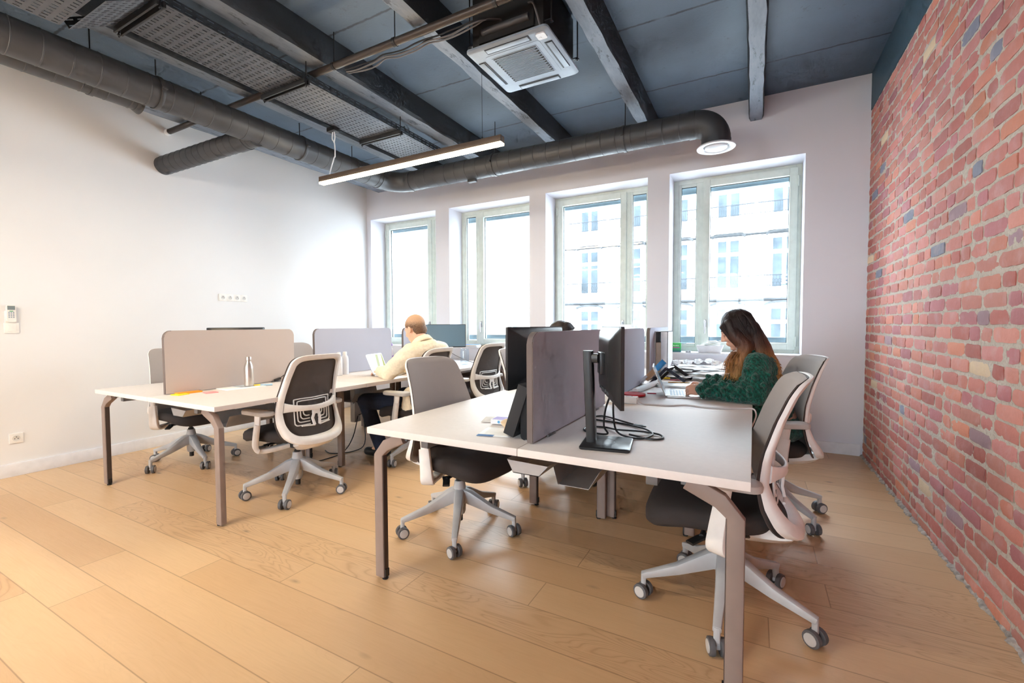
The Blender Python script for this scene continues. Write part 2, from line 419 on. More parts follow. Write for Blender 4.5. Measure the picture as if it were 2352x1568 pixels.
# ---------------------------------------------------------------- windows
M['gasket'] = pm('black_gasket', rgb(60, 66, 70), .6)
M['steel'] = pm('brushed_steel', rgb(170, 172, 176), .35, .9)
M['rail_blue'] = pm('blue_grey_railing', rgb(104, 118, 132), .7)
def window(k, x0, x1, wide_left):
    W = bpy.data.objects.new('window_%d' % k, None); C.objects.link(W); W['kind'] = 'structure'
    # outer frame
    y0, y1 = FY, FY + .075; fr = .048
    bm = NB()
    bx(x0, y0, WS, x0+fr, y1, WT, bm, bev=.004); bx(x1-fr, y0, WS, x1, y1, WT, bm, bev=.004)
    bx(x0+fr, y0, WT-fr, x1-fr, y1, WT, bm, bev=.004); bx(x0+fr, y0, WS, x1-fr, y1, WS+fr, bm, bev=.004)
    wn = .29
    xm = x1 - wn if wide_left else x0 + wn
    bx(xm-.026, y0, WS+fr, xm+.026, y1, WT-fr, bm, bev=.004)
    obj('window_frame', bm, M['frame'], W)
    lights = [(x0+fr, xm-.026), (xm+.026, x1-fr)]
    for i, (a, b) in enumerate(lights):
        wide = (i == 0) == wide_left; sw = .07 if wide else .042; ys0, ys1 = y0 - (.022 if wide else -.006), y1 - .015
        bm = NB(); z0, z1 = WS+fr-.012, WT-fr+.012; a -= .012; b += .012
        bx(a, ys0, z0, a+sw, ys1, z1, bm, bev=.006); bx(b-sw, ys0, z0, b, ys1, z1, bm, bev=.006)
        bx(a+sw, ys0, z1-sw, b-sw, ys1, z1, bm, bev=.006); bx(a+sw, ys0, z0, b-sw, ys1, z0+sw, bm, bev=.006)
        sash = obj('casement' if wide else 'side_light', bm, M['frame'], W)
        bm = NB()
        for q in ((a+sw, z0+sw, a+sw+.005, z1-sw), (b-sw-.005, z0+sw, b-sw, z1-sw), (a+sw, z1-sw-.007, b-sw, z1-sw), (a+sw, z0+sw, b-sw, z0+sw+.005)):
            bx(q[0], y0+.018, q[1], q[2], y0+.03, q[3], bm)
        obj('gasket', bm, M['gasket'], sash, smooth=False)
        bm = NB(); bx(a+sw, y0+.03, z0+sw, b-sw, y0+.036, z1-sw, bm); obj('glass_pane', bm, M['glass'], sash, smooth=False)
        if wide:
            hx = b - sw*.5 if wide_left else a + sw*.5
            bm = NB(); bx(hx-.014, ys0-.008, 1.17, hx+.014, ys0, 1.25, bm, bev=.003)
            tube(bm, [(hx, ys0-.006, 1.225), (hx, ys0-.045, 1.225)], .008, 8)
            sweep(bm, [(hx, ys0-.045, 1.235), (hx, ys0-.047, 1.16), (hx, ys0-.045, 1.10)], .02, .014, bev=.3)
            obj('window_handle', bm, M['steel'], sash)
            hg = a - .002 if wide_left else b + .002
            bm = NB()
            for zz in (2.62, 1.02): lathe(bm, [(.008, -.05), (.009, -.048), (.009, .048), (.008, .05)], 10, (hg, ys0-.004, zz))
            obj('hinge', bm, M['frame'], sash)
    bm = NB(); bx(x0, y1+.02, .985, x1, y1+.05, 1.06, bm, bev=.006); obj('guard_rail', bm, M['rail_blue'], W)
    bm = NB(); bx(x0, y1+.02, 2.655, x1, y1+.06, 2.725, bm, bev=.006); obj('blind_rail', bm, M['rail_blue'], W)
    bm = NB(); bx(x0, D - .012, WS - .018, x1, FY, WS + .0015, bm, bev=.003); obj('window_sill', bm, M['skirt'], W)
for k, (a, b) in enumerate(WINX): window(k + 1, a, b, k in (0, 2))

# ---------------------------------------------------------------- house across the street
M['stone'] = pm('pale_stone', rgb(236, 232, 226), .9, nz=(2.0, .06))
M['stone_trim'] = pm('darkened_stone_trim', (.056, .058, .060, 1), 1.0, nz=(3.0, .25), **{'Specular IOR Level': 0.0})  # trim darkened in colour so its lines survive the bright exposure
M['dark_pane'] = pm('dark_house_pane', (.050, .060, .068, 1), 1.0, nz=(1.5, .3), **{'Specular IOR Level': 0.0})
M['white_join'] = pm('white_joinery', rgb(225, 228, 230), .6)
M['iron'] = pm('wrought_iron', (.040, .044, .048, 1), .9, **{'Specular IOR Level': 0.0})
M['street'] = pm('street_paving', rgb(186, 186, 186), .9)
FYB = 24.0; GZ = -5.0
bm = NB(); bx(-60, 5.6, GZ - .2, 45, FYB, GZ, bm); bx(-60, -60, GZ - .2, 45, YB - .4, GZ, bm, mi=1); struct('pavement', bm, [M['street'], pm('unseen_dark_ground', rgb(84, 84, 86), .9)], smooth=False)  # unseen ground: paled in front to bounce light, darkened behind to cut it
bld = thing('townhouse', 'pale stone townhouse across the street behind the two right windows', 'building', (0, FYB, GZ))
ZF = lambda z: 1.208 + (z - 1.208) * 1.5 - GZ
XF = lambda x: x * 1.5
bm = NB(); bx(XF(-7.2), 0, 0, XF(6), 6, 15.0 - GZ*0, bm); obj('facade_wall', bm, M['stone'], bld, smooth=False)
def arch(w, h, rise, n=8):
    P = [(-w/2, 0), (w/2, 0)]
    for k in range(n + 1):
        t = k / n; P.append((w/2 - w*t, h - rise + rise * math.sin(PI*t)))
    return P
UP = Matrix(((1, 0, 0, 0), (0, 0, -1, 0), (0, 1, 0, 0), (0, 0, 0, 1)))      # polygon XY -> XZ, extruded to -Y
for b in range(-3, 4):
    xc = XF(-.76 + 1.53 * b)
    for (zb, zt, w, rise) in ((2.30, 3.86, .66, .06), (4.55, 5.32, .66, 0), (.2, 1.70, .70, .08)):
        z0, z1 = ZF(zb), ZF(zt); h = z1 - z0; ww = w*1.5
        T = Matrix.Translation((xc, 0, z0)) @ UP
        bm = NB(); prism(bm, arch(ww + .10, h + .06, rise*1.5 + .001), .05, T)
        fw = obj('house_window', bm, M['white_join'], bld, smooth=False)
        bm = NB(); pw = ww*.37
        for s in (-1, 1):
            for (q0, q1) in (((0.0, .66), (.72, .97)) if rise else ((0.0, .97),)):
                bx(xc + s*ww*.27 - pw/2, -.062, z0 + h*q0 + .05, xc + s*ww*.27 + pw/2, -.05, z0 + h*q1, bm)
        obj('pane', bm, M['dark_pane'], fw, smooth=False)
        if rise:
            bm = NB(); P = [(xc - (ww/2+.22)*math.cos(PI*k/10), -.12, z1 + .10 + .16*math.sin(PI*k/10)) for k in range(11)]
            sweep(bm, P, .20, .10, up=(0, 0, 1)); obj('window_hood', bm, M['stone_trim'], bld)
    if b == 0 or True:
        for zt in (2.66, 4.86):
            bm = NB(); z1 = ZF(zt); w = .72 if zt > 4 else .765
            sweep(bm, [(xc - XF(w), -.5, z1), (xc + XF(w), -.5, z1)], .05, .05)
            for k in range(23 if zt > 4 else 20):
                xx = xc - XF(w) + 2*XF(w)*k/(22 if zt > 4 else 19)
                sweep(bm, [(xx, -.5, z1), (xx, -.5, z1 - .48)], .02, .02)
                if zt < 4: tube(bm, [(xx + .06*math.sin(a), -.5, z1 - .27 + .1*math.cos(a)) for a in [q*PI/4 for q in range(9)]], .009, 4)
            sweep(bm, [(xc - XF(w), -.5, z1-.46), (xc + XF(w), -.5, z1-.46)], .03, .03)
            obj('balcony_railing', bm, M['iron'], bld, smooth=False)
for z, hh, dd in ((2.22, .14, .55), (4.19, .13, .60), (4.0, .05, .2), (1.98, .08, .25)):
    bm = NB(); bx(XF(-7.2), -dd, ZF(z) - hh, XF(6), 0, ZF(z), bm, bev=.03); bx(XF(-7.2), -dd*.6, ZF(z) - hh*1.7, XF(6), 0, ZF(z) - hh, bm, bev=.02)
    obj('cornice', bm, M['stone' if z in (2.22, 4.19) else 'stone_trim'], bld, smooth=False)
for b in (-4, -3, -2, -1, 0, 1, 2):
    bm = NB(); xc = XF(.005 + 1.53*b)
    for k in range(9): bx(xc - .22, -.10, ZF(2.75) + k*.28, xc + .22, 0, ZF(2.75) + k*.28 + .24, bm, bev=.02)
    obj('pilaster', bm, M['stone'], bld, smooth=False)
sg = NB()
for k in range(4): bx(XF(.72), -.62, ZF(2.28) + k*.16, XF(.72) + .75, -.58, ZF(2.28) + k*.16 + .09, sg)
obj('balcony_sign', sg, pm('blue_sign', rgb(70, 130, 190), .5), bld, smooth=False)['label'] = 'blue and white striped sign on the balcony'
bl2 = thing('plain_house', 'plain white house across the street behind the two left windows', 'building', (0, FYB + .4, GZ))
bm = NB(); bx(XF(-26), 0, 0, XF(-7.25), 6, 14, bm); obj('facade_wall', bm, M['stone'], bl2, smooth=False)
for b in range(-3, 2):
    xc = XF(-8.73 - 2.6*(b+1) + 2.6)
    if xc > XF(-7.8): continue
    for (zb, zt) in ((.8, 1.97), (3.1, 4.25), (5.0, 5.43)):
        bm = NB(); z0, z1 = ZF(zb), ZF(zt)
        bx(xc - .42, -.04, z0, xc + .42, 0, z1, bm); fw = obj('house_window', bm, M['white_join'], bl2, smooth=False)
        bm = NB()
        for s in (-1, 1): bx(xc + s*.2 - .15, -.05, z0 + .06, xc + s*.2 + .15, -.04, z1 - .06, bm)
        obj('pane', bm, pm('washed_out_pane', (.085, .095, .105, 1), 1.0, **{'Specular IOR Level': 0.0}) if 'washed_out_pane' not in bpy.data.materials else bpy.data.materials['washed_out_pane'], fw, smooth=False)  # panes painted paler so they nearly wash out in the daylight
# ---------------------------------------------------------------- office chair (faces +Y, castors on z = 0)
M['plast'] = pm('warm_white_plastic', rgb(238, 233, 229), .42)
M['base'] = pm('light_grey_base', rgb(186, 186, 188), .4)
M['dkplast'] = pm('black_plastic', rgb(34, 33, 34), .45)
M['tread'] = pm('grey_castor_tread', rgb(92, 90, 92), .6)
M['hubcap'] = pm('pale_castor_cap', rgb(196, 192, 190), .4)
M['knit'] = weave('taupe_knit', rgb(188, 175, 168), 260, .74)
M['mesh'] = weave('dark_backing_mesh', rgb(98, 88, 84), 260, .6)
M['seat'] = weave('dark_seat_cloth', rgb(68, 60, 58), 320, .7)
M['piping'] = pm('dark_piping', rgb(74, 64, 60), .8)
M['armpad'] = pm('grey_arm_pad', rgb(196, 190, 184), .5)
ZK = [.40, .46, .53, .62, .72, .84, .935, .985, 1.015]
YK = [-.224, -.202, -.178, -.162, -.170, -.202, -.238, -.264, -.290]
def yb(x, z): return interp(z, ZK, YK) + .055 * (abs(x) / .24) ** 2.2
HO = smoothline([(0, 1.007, 0), (.10, 1.006, 0), (.165, .997, 0), (.197, .970, 0), (.207, .930, 0), (.223, .81, 0), (.239, .70, 0), (.250, .58, 0), (.247, .51, 0), (.230, .450, 0), (.178, .409, 0), (.095, .391, 0), (0, .387, 0)], 3)
HI = smoothline([(0, .969, 0), (.09, .968, 0), (.140, .961, 0), (.164, .940, 0), (.173, .910, 0), (.188, .81, 0), (.203, .70, 0), (.213, .58, 0), (.209, .53, 0), (.192, .489, 0), (.150, .460, 0), (.080, .447, 0), (0, .445, 0)], 3)
def whole(h): return [(p.x, p.y) for p in h] + [(-p.x, p.y) for p in h[-2:0:-1]]
def make_chair():
    r = thing('office_chair', 'x', 'chair')
    # star base: hub, five arms; castors hang from it
    bm = NB(); lathe(bm, [(.028, .095), (.034, .11), (.038, .20), (.036, .255), (.029, .292)], 24)
    for k in range(5):
        a = 2*PI*k/5; d = Vector((math.cos(a), math.sin(a), 0))
        sweep(bm, [d*.012 + Vector((0, 0, .205)), d*.06 + Vector((0, 0, .198)), d*.19 + Vector((0, 0, .142)), d*.338 + Vector((0, 0, .098))], [.056, .054, .042, .030], [.092, .078, .046, .026], up=(0, 0, 1), bev=.25)
        sweep(bm, [d*.332 + Vector((0, 0, .106)), d*.333 + Vector((0, 0, .052))], .024, .022, up=d, bev=.3)
    base = obj('star_base', bm, M['base'], r)
    rc = random.Random(2)
    for k in range(5):
        a = 2*PI*k/5; p = Vector((math.cos(a)*.333, math.sin(a)*.333, .033)); ax = Vector((math.cos(a + PI/2 + rc.uniform(-.9, .9)), 0, 0)); 
        b = a + PI/2 + rc.uniform(-.8, .8); ax = Vector((math.cos(b), math.sin(b), 0)); fw = Vector((-ax.y, ax.x, 0))
        bm = NB()
        for s in (-1, 1):
            lathe(bm, [(.026, -.011), (.032, -.009), (.033, 0), (.032, .009), (.026, .011)], 20, p + ax*s*.020, ax, mi=0)
            lathe(bm, [(.0235, 0), (.023, .003), (.016, .004), (.004, .004)], 18, p + ax*s*.0305, ax*s, mi=1)
        tube(bm, [p - ax*.018, p + ax*.018], .011, 10, mi=2)
        sweep(bm, [p + Vector((0, 0, .008)), p + Vector((0, 0, .032))], .022, .016, up=fw, mi=2)
        obj('castor', bm, [M['tread'], M['hubcap'], M['base']], base)
    bm = NB(); lathe(bm, [(.012, .052), (.017, .054), (.017, .24), (.021, .29), (.021, .305), (.014, .308), (.014, .36)], 16)
    obj('gas_column', bm, M['dkplast'], r)
    # mechanism
    bm = NB()
    rings = []
    for y, w, z0, z1 in ((-.13, .05, .36, .40), (-.09, .10, .345, .41), (.02, .13, .345, .415), (.10, .12, .365, .418), (.16, .09, .395, .42)):
        rings.append([(-w*.8, y, z0), (w*.8, y, z0), (w, y, z0+.015), (w, y, z1), (-w, y, z1), (-w, y, z0+.015)])
    bridge(bm, rings); box(bm, (0, .04, .410), (.34, .30, .018), bev=.005)
    for s in (-1, 1):
        tube(bm, [(s*.08, .07, .375), (s*.20, .085, .372)], .009, 8)
        sweep(bm, [(s*.18, .06, .372), (s*.205, .09, .366), (s*.245, .125, .356)], .038, .011, up=(0, 0, 1), bev=.4)
    tube(bm, [(-.12, .0, .37), (-.19, -.02, .36)], .012, 8)
    obj('tilt_mechanism', bm, M['dkplast'], r)
    # seat cushion
    bm = NB(); rings = []
    for (ins, z) in ((.045, .412), (.016, .416), (.0, .438), (.0, .460), (.008, .478), (.03, .489), (.075, .494), (.14, .494), (.20, .492)):
        P = []
        for k in range(44):
            a = 2*PI*k/44; c_, s_ = math.cos(a), math.sin(a); e = 2/3.6
            w = .255 - ins; l = .245 - ins
            x = math.copysign(abs(c_)**e, c_)*w; y = .068 + math.copysign(abs(s_)**e, s_)*l
            x *= 1 + .05*(y/.25)
            zz = z - .035*max(0, (y-.13)/.18)**2 - .010*(1 if z > .47 else 0)*math.exp(-((y-.0)/.13)**2)*(1-abs(x)/.26) - (.018*max(0, (y-.13)/.18) if z < .45 else 0)
            P.append((x, y, zz))
        rings.append(P)
    bridge(bm, rings); obj('seat', bm, M['seat'], r, angle=60)
    # back frame ring
    bm = NB(); O, I = whole(HO), whole(HI); n = len(O); rings = []
    for k in range(n):
        (xo, zo), (xi, zi) = O[k], I[k]; low = max(0, min(1, (.62 - zo)/.2)); dp = .022 + .026*low
        mx, mz = (xo+xi)/2, (zo+zi)/2
        q = []
        for (x, z, dd) in ((xo, zo, .004), (xo, zo, dp*.65), (xo*.97+xi*.03, zo*.9+zi*.1, dp*.92), (mx, mz, dp*1.08), (xi*.9+xo*.1, zi*.9+zo*.1, dp), (xi, zi, dp*.7), (xi, zi, .004)):
            q.append((x, yb(x, z) - dd - .012*low, z))
        rings.append(q)
    bridge(bm, rings, closed=True, caps=False, loop=True)
    # cross bar bowing backwards
    P = [(x*.206, yb(x*.206, .645) - .018 - .034*(1 - x*x), .652 - .016*(1 - x*x)) for x in [q/8 for q in range(-8, 9)]]
    sweep(bm, P, [.014 + .006*abs(x/8)**3 for x in range(-8, 9)], [.036 + .030*abs(x/8)**4 for x in range(-8, 9)], up=(0, 0, 1), bev=.3)
    # bowl that carries the back under the seat
    rings = []
    for t in range(9):
        u = t/8; w = .168 - .080*u**1.3; y = -.248 + .185*u**1.15; zt = .445 - .050*u**.8; zb = .386 - .066*u**.5
        rings.append([(-w, y + .02*(1-u), zt), (-w*1.0, y + .01*(1-u), (zt+zb)/2), (-w*.6, y, zb + .004), (0, y - .006*(1-u), zb), (w*.6, y, zb + .004), (w*1.0, y + .01*(1-u), (zt+zb)/2), (w, y + .02*(1-u), zt), (w*.5, y + .012, zt - .012*(1-u)), (0, y + .006, zt - .018*(1-u)), (-w*.5, y + .012, zt - .012*(1-u))])
    bridge(bm, rings)
    obj('back_frame', bm, M['plast'], r, angle=50)
    # upholstered mesh panel: pale knit in front, dark behind, dark rim
    bm = NB(); NX, NZ = 16, 34; front, rear = [], []
    def half(z):
        b = 0
        for p, q in zip(HO, HO[1:]):
            if q.y <= z <= p.y and p.y > q.y: b = max(b, p.x + (q.x-p.x)*(p.y-z)/(p.y-q.y))
        return b
    ztop, zbot = 1.004, .398
    for j in range(NZ + 1):
        t = j/NZ; z = zbot + (ztop - zbot)*(.5 - .5*math.cos(PI*t)); hw = max(.02, half(z) + .0035)
        roll = .005 if z > .985 else 0
        front.append([bm.verts.new((hw*(2*i/NX-1), yb(hw*(2*i/NX-1), z) + .013 - .008*abs(2*i/NX-1)**8 - roll, z)) for i in range(NX + 1)])
        rear.append([bm.verts.new((hw*(2*i/NX-1)*.995, yb(hw*(2*i/NX-1), z) - .001, z)) for i in range(NX + 1)])
    for j in range(NZ):
        for i in range(NX):
            bm.faces.new((front[j][i], front[j][i+1], front[j+1][i+1], front[j+1][i])).material_index = 0
            bm.faces.new((rear[j][i+1], rear[j][i], rear[j+1][i], rear[j+1][i+1])).material_index = 1
        for (a, b_) in ((front, rear),):
            bm.faces.new((a[j+1][0], b_[j+1][0], b_[j][0], a[j][0])).material_index = 2
            bm.faces.new((a[j][NX], b_[j][NX], b_[j+1][NX], a[j+1][NX])).material_index = 2
    for i in range(NX):
        bm.faces.new((front[0][i], rear[0][i], rear[0][i+1], front[0][i+1])).material_index = 2
        bm.faces.new((front[NZ][i+1], rear[NZ][i+1], rear[NZ][i], front[NZ][i])).material_index = 2
    obj('back_cushion', bm, [M['knit'], M['mesh'], M['piping']], r, angle=60)
    # lumbar pad: nested loops on the rear of the mesh
    bm = NB()
    for s in (-1, 1):
        for k, (w, zt, zb) in enumerate(((.142, .700, .520), (.120, .685, .540), (.098, .670, .560), (.076, .655, .580))):
            P = [(s*.035, 0, zb), (s*(w-.02), 0, zb), (s*(w-.005), 0, zb+.008), (s*w, 0, zb+.025), (s*w, 0, zt-.02), (s*(w-.012), 0, zt), (s*.02, 0, zt), (0, 0, zt)]
            if k > 1: P = P[:-3]
            P = [(x, yb(x, z) - .008, z) for x, _, z in P]
            tube(bm, smoothline(P, 3), .0042, 6)
        sweep(bm, [(s*.02, yb(0, .51) - .030, .512), (s*.115, yb(.1, .51) - .024, .520)], .010, .009, up=(0, 0, 1))
        sweep(bm, [(s*.012, yb(0, .62) - .046, .620), (s*.030, yb(0, .56) - .030, .56), (s*.020, yb(0, .51) - .028, .512)], .018, .012, up=(0, 1, 0))
    box(bm, (0, yb(0, .62) - .040, .606), (.055, .022, .036), bev=.006)
    obj('lumbar_support', bm, M['plast'], r)
    # arm rests
    for s in (-1, 1):
        bm = NB()
        P = smoothline([(s*.06, -.045, .372), (s*.20, -.01, .360), (s*.268, .02, .362), (s*.292, .032, .385), (s*.294, .028, .44), (s*.290, .012, .545)], 4)
        sweep(bm, P, [.060]*9 + [.078 - .0016*k for k in range(len(P)-9)], [.034]*len(P), up=(0, 0, 1), bev=.35)
        tube(bm, [(s*.290, .014, .53), (s*.289, .006, .612)], [.026, .028], 10, sx=.55, sy=1.0, up=(1, 0, 0))
        arm = obj('armrest', bm, M['plast'], r)
        bm = NB(); rings = []
        for ins, z in ((.018, .606), (.002, .612), (0, .626), (.004, .636), (.014, .641)):
            rings.append([(s*.285 + (x*(1-.12*y/.13))*s, y + .015, z) for x, y in rrect(.098 - 2*ins, .270 - 2*ins, .045 - ins, 5)])
        bridge(bm, rings); obj('arm_pad', bm, M['armpad'], arm)
    return r
chair = make_chair()
CHAIRS = [  # x, y, facing angle of +Y, base turn, label
    (-2.905, 2.10, 92, 2, 'white framed task chair pushed up to the left desk, dark mesh back towards the camera'),
    (-4.37, 2.12, -88, 6, 'task chair behind the near end of the left desk, against the white wall'),
    (-1.515, 2.155, -97, 37, 'taupe cushioned task chair tucked under the left side of the near desk'),
    (-.096, 2.085, 93, 32, 'task chair at the right front corner of the near desk beside the taupe leg'),
    (.085, 3.27, 108, -10, 'grey task chair the woman in green sits on near the brick wall'),
    (-2.66, 3.16, 92, 30, 'white framed task chair under the man in the cream jacket'),
    (-2.70, 4.20, 82, 20, 'white framed task chair by the window sill, at the far left desk'),
    (-1.53, 3.27, -96, 12, 'pale backed task chair under the dark-haired person hidden by the fabric screen'),
    (-4.37, 3.30, -92, 0, 'task chair at the left wall, only its top edge showing between two screens'),
]
for i, (x, y, a, b, lab) in enumerate(CHAIRS):
    rz = math.radians(a)
    c = chair if i == 0 else dup(chair, (x, y, 0), rz, lab)
    c.location = (x, y, 0); c.rotation_euler = (0, 0, rz); c['label'] = lab; c['group'] = 'task chairs at the desks'
    for k in kids(c):
        if k.name.startswith('star_base'): k.rotation_euler = (0, 0, math.radians(b))

# ---------------------------------------------------------------- desks
M['desk'] = pm('white_laminate', rgb(226, 217, 212), .5, nz=(40, .02))
M['edge'] = M['desk']
M['leg'] = pm('taupe_powder_coat', rgb(140, 122, 114), .5)
M['legdk'] = pm('shaded_leg_channel', rgb(74, 62, 58), .5)
M['railm'] = pm('grey_desk_rail', rgb(112, 110, 110), .45, .3)
M['galv'] = pm('bare_sheet_metal', rgb(176, 174, 174), .4, .4)
TOP = .73
def leg(root, x, y, sx, h=.70, bend=True, axis='x'):
    """vertical leg whose head folds inwards (towards sx) under the top"""
    bm = NB()
    if bend:
        P = [(x, y, .012), (x, y, .595), (x + sx*.045, y, .645), (x + sx*.145, y, .692)]
        sweep(bm, P, .036, .054, up=(1, 0, 0), bev=.2)
    else:
        sweep(bm, [(x, y, .012), (x, y, h)], .040, .054, up=(1, 0, 0), bev=.22)
    l = obj('leg', bm, M['leg'], root, angle=28)
    bm = NB(); bx(x + sx*.0262, y - .013, .03, x + sx*.0285, y + .013, .60 if bend else h - .03, bm); obj('cable_channel', bm, M['legdk'], l, smooth=False)  # dark strip painted for the shade inside the open leg channel
    bm = NB(); lathe(bm, [(.013, 0), (.015, .002), (.015, .008), (.008, .010), (.008, .03)], 12, (x + sx*.02, y, 0)); bx(x + sx*.026, y-.012, .014, x + sx*.034, y+.012, .05, bm)
    obj('levelling_foot', bm, M['dkplast'], l)
def bench(name, label, x0, x1, y0, L):
    r = thing(name, label, 'desk', ((x0+x1)/2, y0, 0)); hx = (x1-x0)/2
    for k in range(3):
        for s in (-1, 1):
            bm = NB(); a, b = (s*.001, s*hx); bx(min(a, b), k*L + .0008, TOP - .030, max(a, b), (k+1)*L - .0008, TOP, bm, bev=.0022)
            obj('desktop', bm, M['desk'], r)
    for y in (.045, 3*L - .045):
        for s in (-1, 1): leg(r, s*(hx - .040), y, -s)
    for k in (1, 2):
        for s in (-1, 1): leg(r, s*(hx - .305), k*L, -s, bend=False)
        leg(r, -.018, k*L - .01, -1, bend=False); leg(r, .026, k*L + .035, 1, bend=False)
    bm = NB()
    for y in (.12, L, 2*L, 3*L - .12): bx(-hx + .15, y - .02, .670, hx - .15, y + .02, .70, bm, bev=.004)
    for s in (-1, 1):
        for y0_, y1_ in ((.045, .12), (3*L - .12, 3*L - .045)): bx(s*(hx-.185) - .02, y0_, .676, s*(hx-.185) + .02, y1_, .70, bm)
    for s in (-1, 1): bx(s*(hx-.30) - .02, .05, .655, s*(hx-.30) + .02, 3*L - .05, .70, bm, bev=.004)
    obj('under_frame', bm, M['railm'], r)
    for k in range(3):
        for prof, ya, yb_ in (([(-.160, .610), (-.130, .555), (-.005, .555), (.040, .605)], .21, .70), ([(-.030, .545), (-.005, .455), (.145, .455), (.195, .540)], .42, .92)):
            bm = NB(); P_ = prof + [(x, z + .003) for x, z in prof[::-1]]
            bridge(bm, [[(x, k*L + y, z) for x, z in P_] for y in (ya, yb_)])
            if ya < .3: bridge(bm, [[(x, k*L + y, z) for x, z in prof] for y in (ya, ya + .002)])
            obj('cable_tray', bm, M['galv'], r, smooth=False)
    return r
NX0, NX1, NY0, NL = -1.589, -.001, 1.512, 1.172
LX0, LX1, LY0, LL = -4.352, -2.768, 1.468, 1.17
near = bench('bench_desk', 'white double bench desk nearest the camera, running to the right hand windows', NX0, NX1, NY0, NL)
left = bench('bench_desk', 'white double bench desk standing along the left white wall', LX0, LX1, LY0, LL)

# fabric screens standing between facing desks
M['screen'] = weave('grey_screen_cloth', rgb(212, 197, 189), 330, .82)
M['screen_w'] = weave('violet_grey_screen_cloth', rgb(190, 191, 205), 330, .82)
M['screen_edge'] = pm('screen_edge_band', rgb(112, 100, 96), .8)
def screen(label, x, y0, y1, mat, z1=1.172):
    r = thing('desk_screen', label, 'screen', (x, y0, TOP), 0, 'fabric screens between facing desks')
    w, h = y1 - y0, z1 - TOP - .004
    P = [(a + w/2, b + h/2 + .004) for a, b in rrect(w, h, .05, 7, top_only=True)]
    T = Matrix(((0, 0, 1, -.014), (1, 0, 0, 0), (0, 1, 0, 0), (0, 0, 0, 1)))
    bm = NB(); prism(bm, P, .028, T); bmesh.ops.bevel(bm, geom=[e for e in bm.edges if abs(e.verts[0].co.x - e.verts[1].co.x) < 1e-5], offset=.003, segments=2, affect='EDGES')
    for f in bm.faces:
        if abs(f.normal.x) < .9: f.material_index = 1
    bm.normal_update()
    obj('cloth_panel', bm, [mat, M['screen_edge']], r)
    for k in (.18, .82):
        bm = NB(); bx(-.022, w*k - .04, 0.0, .022, w*k + .04, .008, bm, bev=.002); obj('clamp_bracket', bm, M['railm'], r)
screen('wide beige fabric screen at the near end of the left desk, behind the steel bottle', -3.56, 1.570, 2.555, M['screen'])
screen('grey fabric screen on the left desk beside the open laptop', -3.56, 2.765, 3.757, M['screen_w'])
screen('fabric screen on the left desk behind the head of the man', -3.56, 3.950, 4.86, M['screen_w'])
screen('mottled grey fabric screen on the near desk beside the black monitor', -.779, 1.592, 2.57, M['screen_w'], 1.176)
screen('pale screen seen end on just behind the black monitor', -.785, 2.76, 3.675, M['screen_w'])
screen('pale grey screen at the window end of the near desk', -.785, 3.875, 4.80, M['screen_w'])
# ---------------------------------------------------------------- ducts
M['duct'] = pm('dark_grey_duct_paint', rgb(68, 69, 73), .48, .15, nz=(5, .12), bp=(30, .05, .004))
M['duct_white'] = pm('white_valve', rgb(225, 228, 232), .4)
M['rod'] = pm('dark_threaded_rod', rgb(52, 54, 58), .5, .4)
M['tray'] = pm('grey_painted_tray', rgb(76, 79, 86), .5, .2)
def duct_run(bm, pts, r, ribs=.14, seg=28, mi=0, start=0.0):
    """smooth pipe with raised spiral seams"""
    P = [Vector(p) for p in pts]; out = []; rad = []
    s = start
    for a, b in zip(P, P[1:]):
        L = (b - a).length; d = (b - a)/L; t = 0.0
        out.append(a); rad.append(r)
        q = ribs - (s % ribs)
        while q < L - .02:
            for e, rr in ((-.014, r), (-.0045, r), (-.002, r + .0025), (.002, r + .0025), (.0045, r), (.014, r)):
                if 0 < q + e < L: out.append(a + d*(q + e)); rad.append(rr)
            q += ribs
        s += L
    out.append(P[-1]); rad.append(r)
    return tube(bm, out, rad, seg, mi=mi)
def hanger(root, p, r, axis, ztop, name='pipe_ring'):
    bm = NB(); a = Vector(axis).normalized(); n = Vector((0, 0, 1)); b = a.cross(n); p = Vector(p)
    P = [p + (n*math.cos(2*PI*k/28) + b*math.sin(2*PI*k/28))*(r + .004) for k in range(29)]
    sweep(bm, P, .028, .005, up=n, bev=.2)
    for s in (-1, 1): box(bm, p + b*s*(r + .016), (.03, .03, .018), bev=.003)
    h = obj(name, bm, M['duct'], root)
    bm = NB(); tube(bm, [p + n*(r + .002), Vector((p.x, p.y, ztop))], .0045, 6); obj('hanger_rod', bm, M['rod'], root)
def elbow(c, a0, a1, R, plane, n=12):
    u, v = Vector(plane[0]), Vector(plane[1])
    return [Vector(c) + u*R*math.cos(a0 + (a1-a0)*k/n) + v*R*math.sin(a0 + (a1-a0)*k/n) for k in range(n + 1)]
DZ, DR, DX, DY = 2.935, .112, -3.94, 4.27
d = thing('ventilation_duct', 'long dark grey spiral duct along the left wall turning across above the windows', 'duct')
bm = NB(); duct_run(bm, [(DX, YB, DZ), (DX, DY - .26, DZ)], DR); obj('straight_run', bm, M['duct'], d, angle=24)
bm = NB(); tube(bm, elbow((DX + .26, DY - .26, DZ), PI, PI/2, .26, ((1, 0, 0), (0, 1, 0))), DR + .002, 28)
for y in (DY - .27,): lathe(bm, [(DR+.005, -.03), (DR+.005, .03)], 28, (DX, y, DZ), (0, 1, 0))
lathe(bm, [(DR+.005, -.03), (DR+.005, .03)], 28, (DX + .27, DY, DZ), (1, 0, 0))
obj('bend', bm, M['duct'], d, angle=60)
XE = -.475
bm = NB(); duct_run(bm, [(DX + .26, DY, DZ), (XE, DY, DZ)], DR); obj('straight_run', bm, M['duct'], d, angle=24)
bm = NB(); R_ = .165
